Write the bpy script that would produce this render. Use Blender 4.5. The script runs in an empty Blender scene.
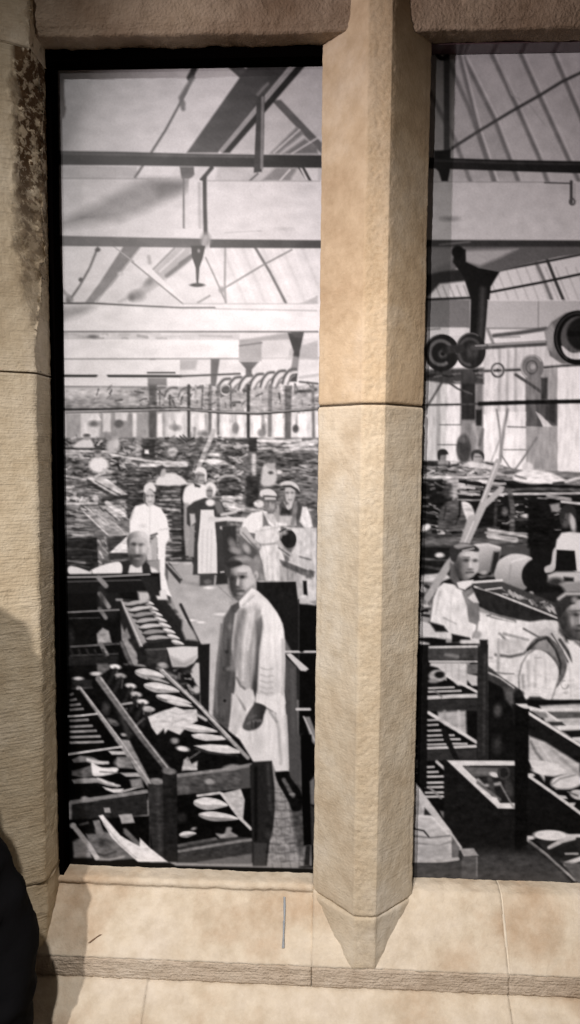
import bpy, math, random
import numpy as np
from mathutils import Vector, noise, Matrix
sc = bpy.context.scene
COL = sc.collection
# ---------------------------------------------------------------- camera
FPX = 740.0
YAW, PITCH, ROLL = math.radians(2.82), math.radians(4.57), math.radians(0.494)
CAM = Vector((0, -1.01, 0))
fwd = Vector((-math.sin(YAW)*math.cos(PITCH), math.cos(YAW)*math.cos(PITCH), -math.sin(PITCH)))
rt = Vector((math.cos(YAW), math.sin(YAW), 0)); upv = rt.cross(fwd)
R_ = rt*math.cos(ROLL)+upv*math.sin(ROLL); U_ = -rt*math.sin(ROLL)+upv*math.cos(ROLL)
cd = bpy.data.cameras.new('camera'); cam = bpy.data.objects.new('camera', cd); COL.objects.link(cam)
cam.matrix_world = Matrix(((R_.x, U_.x, -fwd.x, CAM.x), (R_.y, U_.y, -fwd.y, CAM.y), (R_.z, U_.z, -fwd.z, CAM.z), (0, 0, 0, 1)))
cd.sensor_fit = 'VERTICAL'; cd.sensor_height = 36; cd.lens = 36*FPX/1024; cd.clip_start = .01
sc.camera = cam
def at(x, y, Y):                     # the point at depth Y that stands at that place of the picture
    d = fwd+R_*((x-290)/FPX)-U_*((y-512)/FPX)
    return CAM+d*((Y-CAM.y)/d.y)
# ---------------------------------------------------------------- light
w = bpy.data.worlds.new('world'); sc.world = w; w.use_nodes = True
w.node_tree.nodes['Background'].inputs[0].default_value = (.9, .72, .6, 1); w.node_tree.nodes['Background'].inputs[1].default_value = .045
def spot(name, loc, to, watts, angle, blend, rad, color):
    l = bpy.data.lights.new(name, 'SPOT'); l.energy = watts; l.spot_size = math.radians(angle); l.spot_blend = blend
    l.shadow_soft_size = rad; l.color = color
    o = bpy.data.objects.new(name, l); COL.objects.link(o); o.location = loc
    o.rotation_euler = (Vector(to)-Vector(loc)).to_track_quat('-Z', 'Y').to_euler(); return o
spot('ceiling_spot_left', (-.66, -2.2, .84), (-.10, 0, -.26), 190, 42, .9, .03, (1, .915, .86))
spot('ceiling_spot_side', (-1.2, -1.2, .55), (.24, .06, .36), 72, 34, .9, .016, (1, .86, .85))
spot('ceiling_spot_centre', (-.18, -1.4, 1.25), (.04, .02, -.74), 125, 46, .9, .03, (1, .925, .87))
spot('ceiling_spot_far', (-.81, -1.9, 1.4), (-.3, .1, .42), 42, 16, 1, .05, (1, .95, .92))
sc.view_settings.view_transform = 'Standard'; sc.view_settings.look = 'None'; sc.view_settings.gamma = 1
sc.view_settings.use_curve_mapping = False; sc.view_settings.exposure = 0
# ---------------------------------------------------------------- helpers
def tag(o, label=None, cat=None, group=None, kind=None):
    if label: o['label'] = label
    if cat: o['category'] = cat
    if group: o['group'] = group
    if kind: o['kind'] = kind
    return o
def empty(name, loc, label, cat):
    o = bpy.data.objects.new(name, None); COL.objects.link(o); o.location = loc; o.empty_display_size = .05
    return tag(o, label, cat)
def link_mesh(name, verts, faces, mat, parent=None, smooth=True):
    me = bpy.data.meshes.new(name); me.from_pydata([tuple(v) for v in verts], [], faces); me.update()
    if smooth: me.polygons.foreach_set('use_smooth', [True]*len(me.polygons))
    me.materials.append(mat)
    o = bpy.data.objects.new(name, me); COL.objects.link(o)
    if parent:
        o.parent = parent; o.matrix_parent_inverse = parent.matrix_basis.inverted()
    return o
def fix_normals(o):
    import bmesh
    bm = bmesh.new(); bm.from_mesh(o.data); bmesh.ops.recalc_face_normals(bm, faces=bm.faces); bm.to_mesh(o.data); bm.free()
def resample(p, step):
    out = []
    for i in range(len(p)-1):
        a, b = Vector(p[i]), Vector(p[i+1]); n = max(1, int((b-a).length/step+.5))
        for k in range(n): out.append(a.lerp(b, k/n))
    out.append(Vector(p[-1])); return out
def fbm(v, oct=4): return noise.fractal(v, 1.0, 2.0, oct)
def stone(name, prof, axis, a0, a1, mat, parent, step=.004, rough=.0008, wav=.0008, mod=None, ends=True, seed=0, inset=.0012):
    """a block of masonry: an open profile swept along an axis ('x': profile is (y,z); 'z': profile is (x,y)), its faces
    worn by noise; mod(point, index) may carve it further. Closed to the back."""
    pr = resample(prof, step); n = max(2, int(abs(a1-a0)/step)); V = []; m = len(pr)
    nor = []
    for i in range(m):
        t = (pr[min(i+1, m-1)]-pr[max(i-1, 0)]).normalized(); nor.append(Vector((t[1], -t[0])))
    for k in range(n+1):
        a = a0+(a1-a0)*k/n
        for i, q in enumerate(pr):
            p = Vector((a, q[0], q[1])) if axis == 'x' else Vector((q[0], q[1], a))
            nn = Vector((0, nor[i][0], nor[i][1])) if axis == 'x' else Vector((nor[i][0], nor[i][1], 0))
            s = p+Vector((seed*3.1, seed, 0))
            d = rough*fbm(s*90)+wav*fbm(s*14, 3)
            p2 = p+nn*d
            if mod: p2 = mod(p2, q, nn, s)
            if k in (0, n): p2 = p2+nn*-inset
            V.append(p2)
    F = [(k*m+i, k*m+i+1, (k+1)*m+i+1, (k+1)*m+i) for k in range(n) for i in range(m-1)]
    F += [(k*m+m-1, k*m, (k+1)*m, (k+1)*m+m-1) for k in range(n)]
    if ends: F += [tuple(range(m)), tuple(range(n*m, (n+1)*m))]
    o = link_mesh(name, V, F, mat, parent); fix_normals(o); return o
# ---------------------------------------------------------------- materials
def nodes(name):
    m = bpy.data.materials.new(name); m.use_nodes = True; nt = m.node_tree; return m, nt, nt.nodes['Principled BSDF']
def stone_mat(name, c1, c2, c3, bump=.35, streak=.5, scale=1.0, spec=.2, pit=None, coarse=.9, chip_shade=None):
    m, nt, b = nodes(name); N = nt.nodes.new; L = nt.links.new
    tc = N('ShaderNodeTexCoord')
    n1 = N('ShaderNodeTexNoise'); n1.inputs['Scale'].default_value = 7*scale; n1.inputs['Detail'].default_value = 8; n1.inputs['Roughness'].default_value = .62
    L(tc.outputs['Object'], n1.inputs['Vector'])
    r1 = N('ShaderNodeValToRGB'); e = r1.color_ramp.elements
    e[0].position = .34; e[0].color = (*c1, 1); e[1].position = .66; e[1].color = (*c3, 1); x = e.new(.5); x.color = (*c2, 1)
    L(n1.outputs['Fac'], r1.inputs['Fac'])
    n2 = N('ShaderNodeTexNoise'); n2.inputs['Scale'].default_value = 260; n2.inputs['Detail'].default_value = 6; L(tc.outputs['Object'], n2.inputs['Vector'])
    mp = N('ShaderNodeMapping'); mp.inputs['Scale'].default_value = (30, 30, 330); L(tc.outputs['Object'], mp.inputs['Vector'])
    n3 = N('ShaderNodeTexNoise'); n3.inputs['Scale'].default_value = 1; n3.inputs['Detail'].default_value = 5; L(mp.outputs['Vector'], n3.inputs['Vector'])
    n5 = N('ShaderNodeTexNoise'); n5.inputs['Scale'].default_value = 34; n5.inputs['Detail'].default_value = 6; n5.inputs['Roughness'].default_value = .7; L(tc.outputs['Object'], n5.inputs['Vector'])
    mx = N('ShaderNodeMix'); mx.data_type = 'RGBA'; mx.blend_type = 'MULTIPLY'; mx.inputs['Factor'].default_value = .55
    r2 = N('ShaderNodeValToRGB'); r2.color_ramp.elements[0].position = .3; r2.color_ramp.elements[0].color = (.62, .57, .5, 1); r2.color_ramp.elements[1].position = .62; r2.color_ramp.elements[1].color = (1, 1, 1, 1)
    L(n5.outputs['Fac'], r2.inputs['Fac']); L(r1.outputs['Color'], mx.inputs['A']); L(r2.outputs['Color'], mx.inputs['B'])
    L(mx.outputs['Result'], b.inputs['Base Color'])
    ad = N('ShaderNodeMath'); ad.operation = 'MULTIPLY_ADD'; ad.inputs[1].default_value = streak; L(n3.outputs['Fac'], ad.inputs[0]); L(n2.outputs['Fac'], ad.inputs[2])
    ad2 = N('ShaderNodeMath'); ad2.operation = 'MULTIPLY_ADD'; ad2.inputs[1].default_value = coarse; L(n5.outputs['Fac'], ad2.inputs[0]); L(ad.outputs[0], ad2.inputs[2])
    bp = N('ShaderNodeBump'); bp.inputs['Strength'].default_value = bump; bp.inputs['Distance'].default_value = .0035; L(ad2.outputs[0], bp.inputs['Height']); L(bp.outputs['Normal'], b.inputs['Normal'])
    if pit:                              # the narrow front face is picked rough and more golden
        sx = N('ShaderNodeSeparateXYZ'); L(tc.outputs['Object'], sx.inputs[0])
        def edge(v, w_):
            q = N('ShaderNodeMapRange'); q.inputs['From Min'].default_value = v-w_; q.inputs['From Max'].default_value = v+w_; q.interpolation_type = 'SMOOTHSTEP'; L(sx.outputs['X'], q.inputs['Value']); return q.outputs['Result']
        lo = edge(pit[0], .004); hi = edge(pit[1], -.0015); mm = N('ShaderNodeMath'); mm.operation = 'MULTIPLY'; L(lo, mm.inputs[0]); L(hi, mm.inputs[1])
        vz = N('ShaderNodeTexNoise'); vz.inputs['Scale'].default_value = 230; vz.inputs['Detail'].default_value = 7; vz.inputs['Roughness'].default_value = .75; L(tc.outputs['Object'], vz.inputs['Vector'])
        rr = N('ShaderNodeValToRGB'); rr.color_ramp.elements[0].position = .38; rr.color_ramp.elements[0].color = (.42, .28, .14, 1); rr.color_ramp.elements[1].position = .6; rr.color_ramp.elements[1].color = (.80, .66, .44, 1); L(vz.outputs['Fac'], rr.inputs['Fac'])
        fc = N('ShaderNodeMath'); fc.operation = 'MULTIPLY'; fc.inputs[1].default_value = .24; L(mm.outputs[0], fc.inputs[0])
        m3 = N('ShaderNodeMix'); m3.data_type = 'RGBA'; L(fc.outputs[0], m3.inputs['Factor']); L(mx.outputs['Result'], m3.inputs['A']); L(rr.outputs['Color'], m3.inputs['B']); L(m3.outputs['Result'], b.inputs['Base Color'])
        ad3 = N('ShaderNodeMath'); ad3.operation = 'MULTIPLY_ADD'; hh = N('ShaderNodeMath'); hh.operation = 'MULTIPLY'; hh.inputs[1].default_value = 2.6; L(mm.outputs[0], hh.inputs[0]); L(hh.outputs[0], ad3.inputs[1]); L(vz.outputs['Fac'], ad3.inputs[0]); L(ad2.outputs[0], ad3.inputs[2]); L(ad3.outputs[0], bp.inputs['Height'])
    if chip_shade:                            # shade of the chipped pits, painted dark brown into the broken corner's colour
        sx = N('ShaderNodeSeparateXYZ'); L(tc.outputs['Object'], sx.inputs[0])
        def ramp(o_, lo, hi):
            q = N('ShaderNodeMapRange'); q.inputs['From Min'].default_value = lo; q.inputs['From Max'].default_value = hi; L(o_, q.inputs['Value']); return q.outputs['Result']
        a1 = ramp(sx.outputs['X'], chip_shade[0]-.003, chip_shade[0]+.004); a2 = ramp(sx.outputs['Z'], chip_shade[1]-.12, chip_shade[1]+.12)
        vz = N('ShaderNodeTexNoise'); vz.inputs['Scale'].default_value = 75; vz.inputs['Detail'].default_value = 6; vz.inputs['Roughness'].default_value = .65; L(tc.outputs['Object'], vz.inputs['Vector'])
        a3 = ramp(vz.outputs['Fac'], .44, .52); q1 = N('ShaderNodeMath'); q1.operation = 'MULTIPLY'; L(a1, q1.inputs[0]); L(a2, q1.inputs[1])
        q2 = N('ShaderNodeMath'); q2.operation = 'MULTIPLY'; L(q1.outputs[0], q2.inputs[0]); L(a3, q2.inputs[1])
        m3 = N('ShaderNodeMix'); m3.data_type = 'RGBA'; L(q2.outputs[0], m3.inputs['Factor']); L(mx.outputs['Result'], m3.inputs['A']); m3.inputs['B'].default_value = (.10, .06, .03, 1); L(m3.outputs['Result'], b.inputs['Base Color'])
    b.inputs['Roughness'].default_value = .88; b.inputs['Specular IOR Level'].default_value = spec
    return m
def plain(name, c, rough=.6, bump=0, scale=60, metal=0, spec=.4):
    m, nt, b = nodes(name); N = nt.nodes.new; L = nt.links.new
    tc = N('ShaderNodeTexCoord'); n = N('ShaderNodeTexNoise'); n.inputs['Scale'].default_value = scale; n.inputs['Detail'].default_value = 5; L(tc.outputs['Object'], n.inputs['Vector'])
    r = N('ShaderNodeValToRGB'); r.color_ramp.elements[0].color = (*[v*.75 for v in c], 1); r.color_ramp.elements[1].color = (*[min(1, v*1.2) for v in c], 1)
    L(n.outputs['Fac'], r.inputs['Fac']); L(r.outputs['Color'], b.inputs['Base Color'])
    b.inputs['Roughness'].default_value = rough; b.inputs['Metallic'].default_value = metal; b.inputs['Specular IOR Level'].default_value = spec
    if bump:
        bp = N('ShaderNodeBump'); bp.inputs['Strength'].default_value = bump; bp.inputs['Distance'].default_value = .003; L(n.outputs['Fac'], bp.inputs['Height']); L(bp.outputs['Normal'], b.inputs['Normal'])
    return m
M_UP = stone_mat('sandstone_golden', (.48, .36, .235), (.58, .46, .315), (.66, .56, .43), .3, .3, pit=(.0465, .0785), coarse=.4)
M_LOW = stone_mat('sandstone_pale', (.55, .46, .34), (.64, .565, .445), (.67, .62, .53), .32, .5, pit=(.0465, .0785), coarse=.4)
M_JAMB = stone_mat('sandstone_tooled', (.52, .43, .30), (.60, .52, .385), (.66, .59, .47), .5, 1.3, chip_shade=(-.424, .28))
M_JAMB2 = stone_mat('sandstone_tooled_top', (.52, .43, .30), (.60, .51, .38), (.66, .59, .47), .5, 1.0)
M_LINTEL = stone_mat('sandstone_brown', (.24, .17, .115), (.35, .27, .20), (.45, .36, .27), .8, .3)
M_SILL = stone_mat('sandstone_sill', (.55, .43, .31), (.70, .62, .50), (.75, .68, .58), .3, .25)
M_FILLET = stone_mat('sandstone_rough_band', (.48, .39, .30), (.60, .51, .41), (.66, .58, .48), .8, 1.0)
M_MORTAR = plain('dark_mortar', (.10, .075, .05), .95, .4)
M_WALL = stone_mat('masonry_wall', (.36, .28, .2), (.45, .36, .26), (.5, .42, .32), .5, .5)
# ---------------------------------------------------------------- the room behind and around
def slab(name, x0, x1, y0, y1, z0, z1, mat, kind='structure', parent=None):
    v = [(x, y, z) for x in (x0, x1) for y in (y0, y1) for z in (z0, z1)]
    f = [(0, 1, 3, 2), (4, 6, 7, 5), (0, 4, 5, 1), (2, 3, 7, 6), (0, 2, 6, 4), (1, 5, 7, 3)]
    o = link_mesh(name, v, f, mat, parent, False)
    if kind: o['kind'] = kind
    return o
M_FLOOR = plain('floor_grey', (.09, .08, .07), .6, .2, 8)
slab('floor', -2.6, 2.6, -3.2, .5, -1.62, -1.5, M_FLOOR)
slab('wall_left', -2.6, -.66, -.078, .12, -1.5, 1.5, M_WALL)
slab('wall_right', .705, 2.6, -.078, .12, -1.5, 1.5, M_WALL)
slab('wall_lower', -.66, .78, -.088, .12, -1.5, -1.02, M_WALL)
slab('wall_upper', -.66, .78, -.078, .12, .86, 1.5, M_WALL)
slab('wall_back', -2.6, 2.6, .36, .46, -1.5, 1.5, M_FLOOR)
# ---------------------------------------------------------------- stonework of the window
XL, XR = -.404, .452                       # the two outer edges of the opening
ZB, ZT = -.66, .558
# mullion
mull = empty('stone_mullion', (.062, .03, ZB), 'tall sandstone mullion with chamfered sides standing between the two window lights', 'window mullion')
MP = [(-.0135, .062), (-.0135, .06), (.046, 0), (.0785, 0), (.136, .057), (.136, .062)]
def mull_mod(seed):
    def f(p, q, nn, s):
        arris = min(abs(q[0]-.046), abs(q[0]-.0785))
        if .047 < q[0] < .078 and q[1] < .004:                        # pitted narrow front face
            p = p-nn*(.0018*max(0, fbm(s*190, 3)+.1))
        if arris < .004: p = p+Vector((0,   .0007*(1-arris/.004)*(1+.7*fbm(Vector((q[0]*50, 0, p.z*60)), 3)), 0))
        e = min(abs(q[0]-MP[0][0]), abs(q[0]-.136))
        if e < .006 and q[1] < .066: p = p+Vector(((.0007 if q[0] < 0 else -.0007)*(1+fbm(Vector((seed, 2, p.z*32)), 4)), 0, 0))
        if -.012 < q[0] < .05 and q[1] > .002: p = p-nn*(.0012*math.sin(math.pi*(q[0]+.0135)/.064))
        return p
    return f
ZJ = .0665
stone('upper_block', MP, 'z', ZJ+.0016, .74, M_UP, mull, step=.0026, rough=.0005, wav=.0006, mod=mull_mod(1), seed=1)
stone('lower_block', MP, 'z', ZB+.001, ZJ-.0012, M_LOW, mull, step=.0026, rough=.0005, wav=.0006, mod=mull_mod(2), seed=2)
stone('mortar_joint', [(x*.975+.0015, y+.0035) for x, y in MP], 'z', ZJ-.003, ZJ+.004, M_MORTAR, mull, rough=.0015, seed=3)
# left jamb
jam = empty('stone_jamb', (-.5, 0, -.63), 'sandstone jamb on the left edge, its inner corner worn and broken near the top', 'window jamb')
JP = [(XL, .062), (XL, .008), (-.418, .0), (-.56, -.08), (-.66, -.08), (-.66, .062)]
def jamb_mod(p, q, nn, s):
    z = p.z; u = q[0]-XL
    if -.03 < u <= .001 and q[1] < .06:
        k = max(0, min(1, (z-.16)/.1))                                     # the broken stretch
        c = (.019+.008*fbm(Vector((5, 1, z*26)), 4))*k*max(0, min(1, (.527-z)/.02))+.0012*(1+fbm(Vector((9, 1, z*70)), 4))
        # planes the corner off: everything in front of the broken plane is pushed back
        lim = -.001+(q[0]-(XL-c))*1.35 if c > 0 else -1
        if q[0] > XL-c-.004:
            y = max(p.y, .008+(q[0]-XL)*.57+max(0, c+u)*2.0)
            y += .012*k*fbm(s*95, 4)*(1 if q[0] > XL-c else .3)
            p = Vector((p.x-.0014*abs(fbm(s*60, 3)), min(y, .07), p.z))
    return p
stone('upper_block', JP, 'z', .1085, .535, M_JAMB, jam, step=.0026, mod=jamb_mod, seed=4)
stone('lower_block', JP, 'z', -.628, .1055, M_JAMB, jam, mod=jamb_mod, seed=5)
stone('top_block', JP, 'z', .5375, .70, M_JAMB2, jam, mod=jamb_mod, seed=6)
stone('mortar_joint', [(XL-.002, .07), (XL-.002, .014), (-.419, .003), (-.56, -.076), (-.65, -.076), (-.65, .07)], 'z', .102, .112, M_MORTAR, jam, rough=.0015, seed=7)
stone('mortar_joint', [(XL-.002, .07), (XL-.002, .014), (-.419, .003), (-.56, -.076), (-.65, -.076), (-.65, .07)], 'z', .532, .540, M_MORTAR, jam, rough=.0015, seed=8)
# right jamb, mostly beyond the picture
jr = empty('stone_jamb', (.56, 0, -.63), 'sandstone jamb at the far right end of the window, past the right light', 'window jamb')
mir = [(XL+XR-x, y) for x, y in JP]
stone('lower_block', mir, 'z', -.628, .1055, M_JAMB, jr, step=.008, seed=9); stone('upper_block', mir, 'z', .108, .70, M_JAMB, jr, step=.008, seed=10)
# lintel
lin = empty('stone_lintel', (.06, -.02, ZT), 'brown sandstone lintel spanning the top of the window above both lights', 'lintel')
LP = [(.062, ZT+.004), (.030, ZT+.004), (.026, ZT+.008), (.024, ZT+.022), (.023, ZT+.045), (.021, ZT+.07), (-.01, ZT+.10), (-.08, ZT+.165), (-.08, .86), (.062, .86)]
def lint_mod(p, q, nn, s):
    if q[1] < ZT+.09:
        a = fbm(Vector((p.x*9, 1, q[0]*30)), 4)
        p = p+Vector((0, .002*a, .0015*fbm(Vector((p.x*14, 7, q[0]*12)), 4)))
        g = abs(q[1]-(ZT+.010))                                             # the long crack under the arris
        if g < .003 and q[0] < .03: p = p+Vector((0, .008*(1-g/.003)*(.5+max(0, fbm(Vector((p.x*7, 3, 3)), 3))), 0))
        p = p+nn*.0014*fbm(s*60, 4)
    return p
stone('lintel_block', LP, 'x', -.66, .78, M_LINTEL, lin, mod=lint_mod, seed=11)
# sill
sil = empty('stone_sill', (.06, 0, -.77), 'pale sandstone window sill sloping forward, in blocks with a rough front band', 'window sill')
xa, xb = -.0125, .268                   # the joints between the sill blocks
SPL = [(.125, -.649), (.064, -.650), (.0585, -.6515), (.0565, -.6555), (.0572, -.659), (.0600, -.6612), (.0605, -.6630), (.0545, -.6705), (.002, -.7345), (0, -.7372)]
SPR = [(.125, -.649), (.075, -.650), (.060, -.6535), (.052, -.662), (.046, -.671), (.002, -.7345), (0, -.7372)]
def sill_mod(p, q, nn, s):
    e = .0009*fbm(s*45, 4)
    p = p+nn*e
    if q[1] > -.664 and q[0] < .07: p = p+Vector((0, .0016*fbm(Vector((p.x*24, 3, 0)), 4), .0009*fbm(Vector((p.x*40, 9, 0)), 3)))
    return p
M_PALE = plain('pale_mortar', (.74, .66, .54), .9, .4, 90)
stone('mortar_joint', SPR+[(.004, -.7385)]+[(.006, -.79), (.125, -.79)], 'x', xb-.0018, xb+.0018, M_PALE, sil, rough=.0005, wav=.0008, seed=12, inset=0)
back = [(0, -.79), (.125, -.79)]
stone('left_block', SPL+[(.004, -.7385)]+[(.006, -.79), (.125, -.79)], 'x', -.66, xa, M_SILL, sil, mod=sill_mod, inset=0, seed=12, rough=.0006)
stone('middle_block', SPR+[(.004, -.7385)]+[(.006, -.79), (.125, -.79)], 'x', xa, xb-.001, M_SILL, sil, mod=sill_mod, inset=0, seed=12, rough=.0006)
stone('right_block', SPR+[(.004, -.7385)]+[(.006, -.79), (.125, -.79)], 'x', xb+.001, .78, M_SILL, sil, mod=sill_mod, inset=0, seed=12, rough=.0006)
FB = [(.02, -.7378), (.001, -.7378), (-.0002, -.7395), (0, -.7655), (.001, -.7675), (.02, -.7675)]
for x0, x1 in ((-.66, xa-.001), (xa, xb-.0002), (xb, .78)):
    stone('rough_band', FB, 'x', x0, x1, M_FILLET, sil, step=.003, rough=.0016, wav=.0010, seed=3, inset=.0003)['label'] = 'darker rough tooled band along the sill front'
# the stools that carry mullion and jambs on the slope
ST = [(-.014, .072), (-.0138, .057), (.046, .0002), (.0785, .0002), (.1362, .056), (.1362, .072)]
stone('mullion_stool', ST, 'z', -.7378, ZB-.0012, M_LOW, sil, rough=.0011, wav=.003, seed=15)
stone('jamb_stool', [(XL-.0005, .07), (XL-.0005, .013), (-.418, .0005), (-.56, -.08), (-.66, -.08), (-.66, .07)], 'z', -.79, -.6305, M_JAMB, sil, rough=.001, wav=.003, seed=16)
stone('jamb_stool', [(XL+XR-x, y) for x, y in [(XL-.0005, .07), (XL-.0005, .013), (-.418, .0005), (-.56, -.08), (-.66, -.08), (-.66, .07)]], 'z', -.79, -.6305, M_JAMB, sil, step=.008, seed=17)
# course below the sill
low = empty('plinth_course', (.06, -.04, -1.0), 'pale sloping stone course running under the rough band of the sill', 'stone course')
CP = [(.1, -.768), (.002, -.768), (-.004, -.7695), (-.088, -.842), (-.092, -.85), (-.092, -1.02), (.1, -1.02)]
for x0, x1 in ((-.66, -.251), (-.2508, xb-.0002), (xb, .78)):
    stone('course_block', CP, 'x', x0, x1, M_SILL, low, mod=lambda p, q, nn, s: p+nn*.0012*fbm(s*38, 4), seed=20, rough=.0006, inset=.0002)
# small things on the sill
M_STEEL = plain('dull_steel', (.10, .11, .12), .45, .2, 200, .6)
M_WOOD = plain('dry_twig', (.16, .10, .06), .8, .3, 200)
def on_slope(x, y):                       # the point of the sill slope at that place of the picture
    d = fwd+R_*((x-290)/FPX)-U_*((y-512)/FPX); n = Vector((0, -.0645, .054)).normalized(); p0 = Vector((0, .054, -.671))
    return CAM+d*((p0-CAM).dot(n)/d.dot(n)), n
def strip(name, pts_, wd, th, mat, label, cat):
    V = []; F = []
    for i, (x, y) in enumerate(pts_):
        c, n = on_slope(x, y); k = wd*(1+.25*math.sin(i*2.3))
        for dx, dz in ((-k, -.0005), (-k*.8, th), (k*.8, th), (k, -.0005)): V.append(c+Vector((dx, 0, 0))+n*dz)
    for i in range(len(pts_)-1):
        for j in range(4): F.append((i*4+j, i*4+(j+1) % 4, i*4+4+(j+1) % 4, i*4+4+j))
    F += [(3, 2, 1, 0), tuple(range(len(V)-4, len(V)))]
    o = link_mesh(name, V, F, mat, None, False); fix_normals(o); tag(o, label, cat); return o
strip('metal_dowel', [(284.5, 897), (284.6, 906), (284.4, 920), (284, 921), (284, 922), (283.6, 935), (283.2, 948)], .0017, .002, M_STEEL, 'thin grey metal dowel lying upright on the sill slope left of the mullion foot', 'metal strip')
strip('wood_sliver', [(89, 943), (93, 940), (97, 937), (101, 934.5)], .0016, .0015, M_WOOD, 'tiny dark sliver on the left part of the sill slope', 'splinter')

# dark boards that line the gap between the stone and the print
def glossy(name, c, spec, rough):
    m = plain(name, c, rough, 0, 30, 0, spec); return m
lb = empty('lining_boards', (-.13, .08, ZT), 'black lining boards closing the gap around the print in the left light', 'lining')
M_BL = glossy('black_lining', (.0015, .001, .001), .0, .7)
M_GL = glossy('glossy_dark_lining', (.10, .06, .07), .8, .15)
def wavy(name, x0, x1, y0, y1, z0, z1, mat, parent, amp):
    o = slab(name, x0, x1, y0, y1, z0, z1, mat, None, parent); return o
slab('side_board', XL-.008, XL+.0075, .0625, .0885, -.66, .572, M_BL, None, lb)
slab('top_board', XL+.0075, -.010, .0625, .0885, .5480, .572, M_BL, None, lb)
slab('side_board', -.010, -.004, .0625, .0885, -.66, .572, M_BL, None, lb)
lb2 = empty('lining_boards', (.33, .08, ZT), 'glossy dark lining boards closing the gap around the print in the right light', 'lining')
slab('side_board', .126, .132, .0625, .0885, -.66, .572, M_BL, None, lb2)
slab('top_board', .132, XR, .0625, .0885, .5605, .572, M_GL, None, lb2)
slab('side_board', XR, XR+.008, .0625, .0885, -.66, .572, M_BL, None, lb2)
# ---------------------------------------------------------------- the printed photograph: drawn as tones on a fine sheet mesh
PX0, PX1, PY0, PY1 = 40, 672, 24, 892          # extent of the print, in units of one print cell
SS = 2
PH, PW = (PY1-PY0)*SS, (PX1-PX0)*SS
TONE = np.full((PH, PW), 150.0, np.float32)
OWN = np.zeros((PH, PW), np.int16)
SUBJ = [dict(name='paper', label=None, up=None)]
CUR = [0]
def subject(name, label=None, up=None):
    SUBJ.append(dict(name=name, label=label, up=up)); CUR[0] = len(SUBJ)-1
    return CUR[0]
def use(i): CUR[0] = i
def pts(s):
    if isinstance(s, str):
        return np.array([[float(v) for v in q.split(',')] for q in s.split()], np.float64)
    return np.array(s, np.float64)
def smooth_closed(p, n=6, closed=True):
    out = []; m = len(p)
    rng = range(m) if closed else range(m-1)
    for i in rng:
        if closed: a, b, c, d = p[(i-1) % m], p[i], p[(i+1) % m], p[(i+2) % m]
        else: a, b, c, d = p[max(i-1, 0)], p[i], p[i+1], p[min(i+2, m-1)]
        for k in range(n):
            t = k/n
            out.append(0.5*((2*b)+(-a+c)*t+(2*a-5*b+4*c-d)*t*t+(-a+3*b-3*c+d)*t**3))
    if not closed: out.append(p[-1])
    return np.array(out)
def window(p, pad):
    x0 = max(int((p[:, 0].min()-pad-PX0)*SS), 0); x1 = min(int((p[:, 0].max()+pad-PX0)*SS)+2, PW)
    y0 = max(int((p[:, 1].min()-pad-PY0)*SS), 0); y1 = min(int((p[:, 1].max()+pad-PY0)*SS)+2, PH)
    if x1 <= x0 or y1 <= y0: return None
    X, Y = np.meshgrid((np.arange(x0, x1)+.5)/SS+PX0, (np.arange(y0, y1)+.5)/SS+PY0)
    return slice(y0, y1), slice(x0, x1), X, Y
def seg_dist(X, Y, p, closed):
    d = np.full(X.shape, 1e9); tt = np.zeros(X.shape); n = len(p); m = n if closed else n-1
    L = 0; Ls = [0]
    for i in range(m): L += np.hypot(*(p[(i+1) % n]-p[i])); Ls.append(L)
    for i in range(m):
        a = p[i]; b = p[(i+1) % n]; v = b-a; l2 = max((v*v).sum(), 1e-9)
        t = np.clip(((X-a[0])*v[0]+(Y-a[1])*v[1])/l2, 0, 1)
        q = np.hypot(X-a[0]-t*v[0], Y-a[1]-t*v[1]); k = q < d
        d = np.where(k, q, d); tt = np.where(k, (Ls[i]+t*(Ls[i+1]-Ls[i]))/max(L, 1e-6), tt)
    return d, tt
def lay(sl, m, tone, X, Y, own=True):
    if isinstance(tone, tuple):                  # (tone a, (x,y), tone b, (x,y)): a ramp between two places
        a, p, b, q = tone; v = (q[0]-p[0], q[1]-p[1]); l2 = v[0]**2+v[1]**2
        t = np.clip(((X-p[0])*v[0]+(Y-p[1])*v[1])/l2, 0, 1); tone = a+(b-a)*t
    TONE[sl] = TONE[sl]*(1-m)+tone*m
    if own: OWN[sl][m > .5] = CUR[0]
def P(s, tone, soft=.5, curve=False, a=1.0, own=True):
    p = pts(s)
    if curve: p = smooth_closed(p)
    w = window(p, soft+1)
    if w is None: return
    ys, xs, X, Y = w
    ins = np.zeros(X.shape, bool); n = len(p)
    for i in range(n):
        (x0, y0), (x1, y1) = p[i], p[(i+1) % n]
        if y0 == y1: continue
        ins ^= ((y0 > Y) != (y1 > Y)) & (X < (x1-x0)*(Y-y0)/(y1-y0)+x0)
    d, _ = seg_dist(X, Y, p, True)
    m = np.clip(.5+np.where(ins, d, -d)/(2*soft), 0, 1)*a
    lay((ys, xs), m, tone, X, Y, own and a > .6)
def S(s, w, tone, soft=.5, curve=False, a=1.0, own=True):
    p = pts(s)
    if curve: p = smooth_closed(p, closed=False)
    w0, w1 = w if isinstance(w, tuple) else (w, w)
    q = window(p, max(w0, w1)/2+soft+1)
    if q is None: return
    ys, xs, X, Y = q
    d, t = seg_dist(X, Y, p, False)
    m = np.clip(.5+((w0+(w1-w0)*t)/2-d)/(2*soft), 0, 1)*a
    lay((ys, xs), m, tone, X, Y, own and a > .6)
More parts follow.
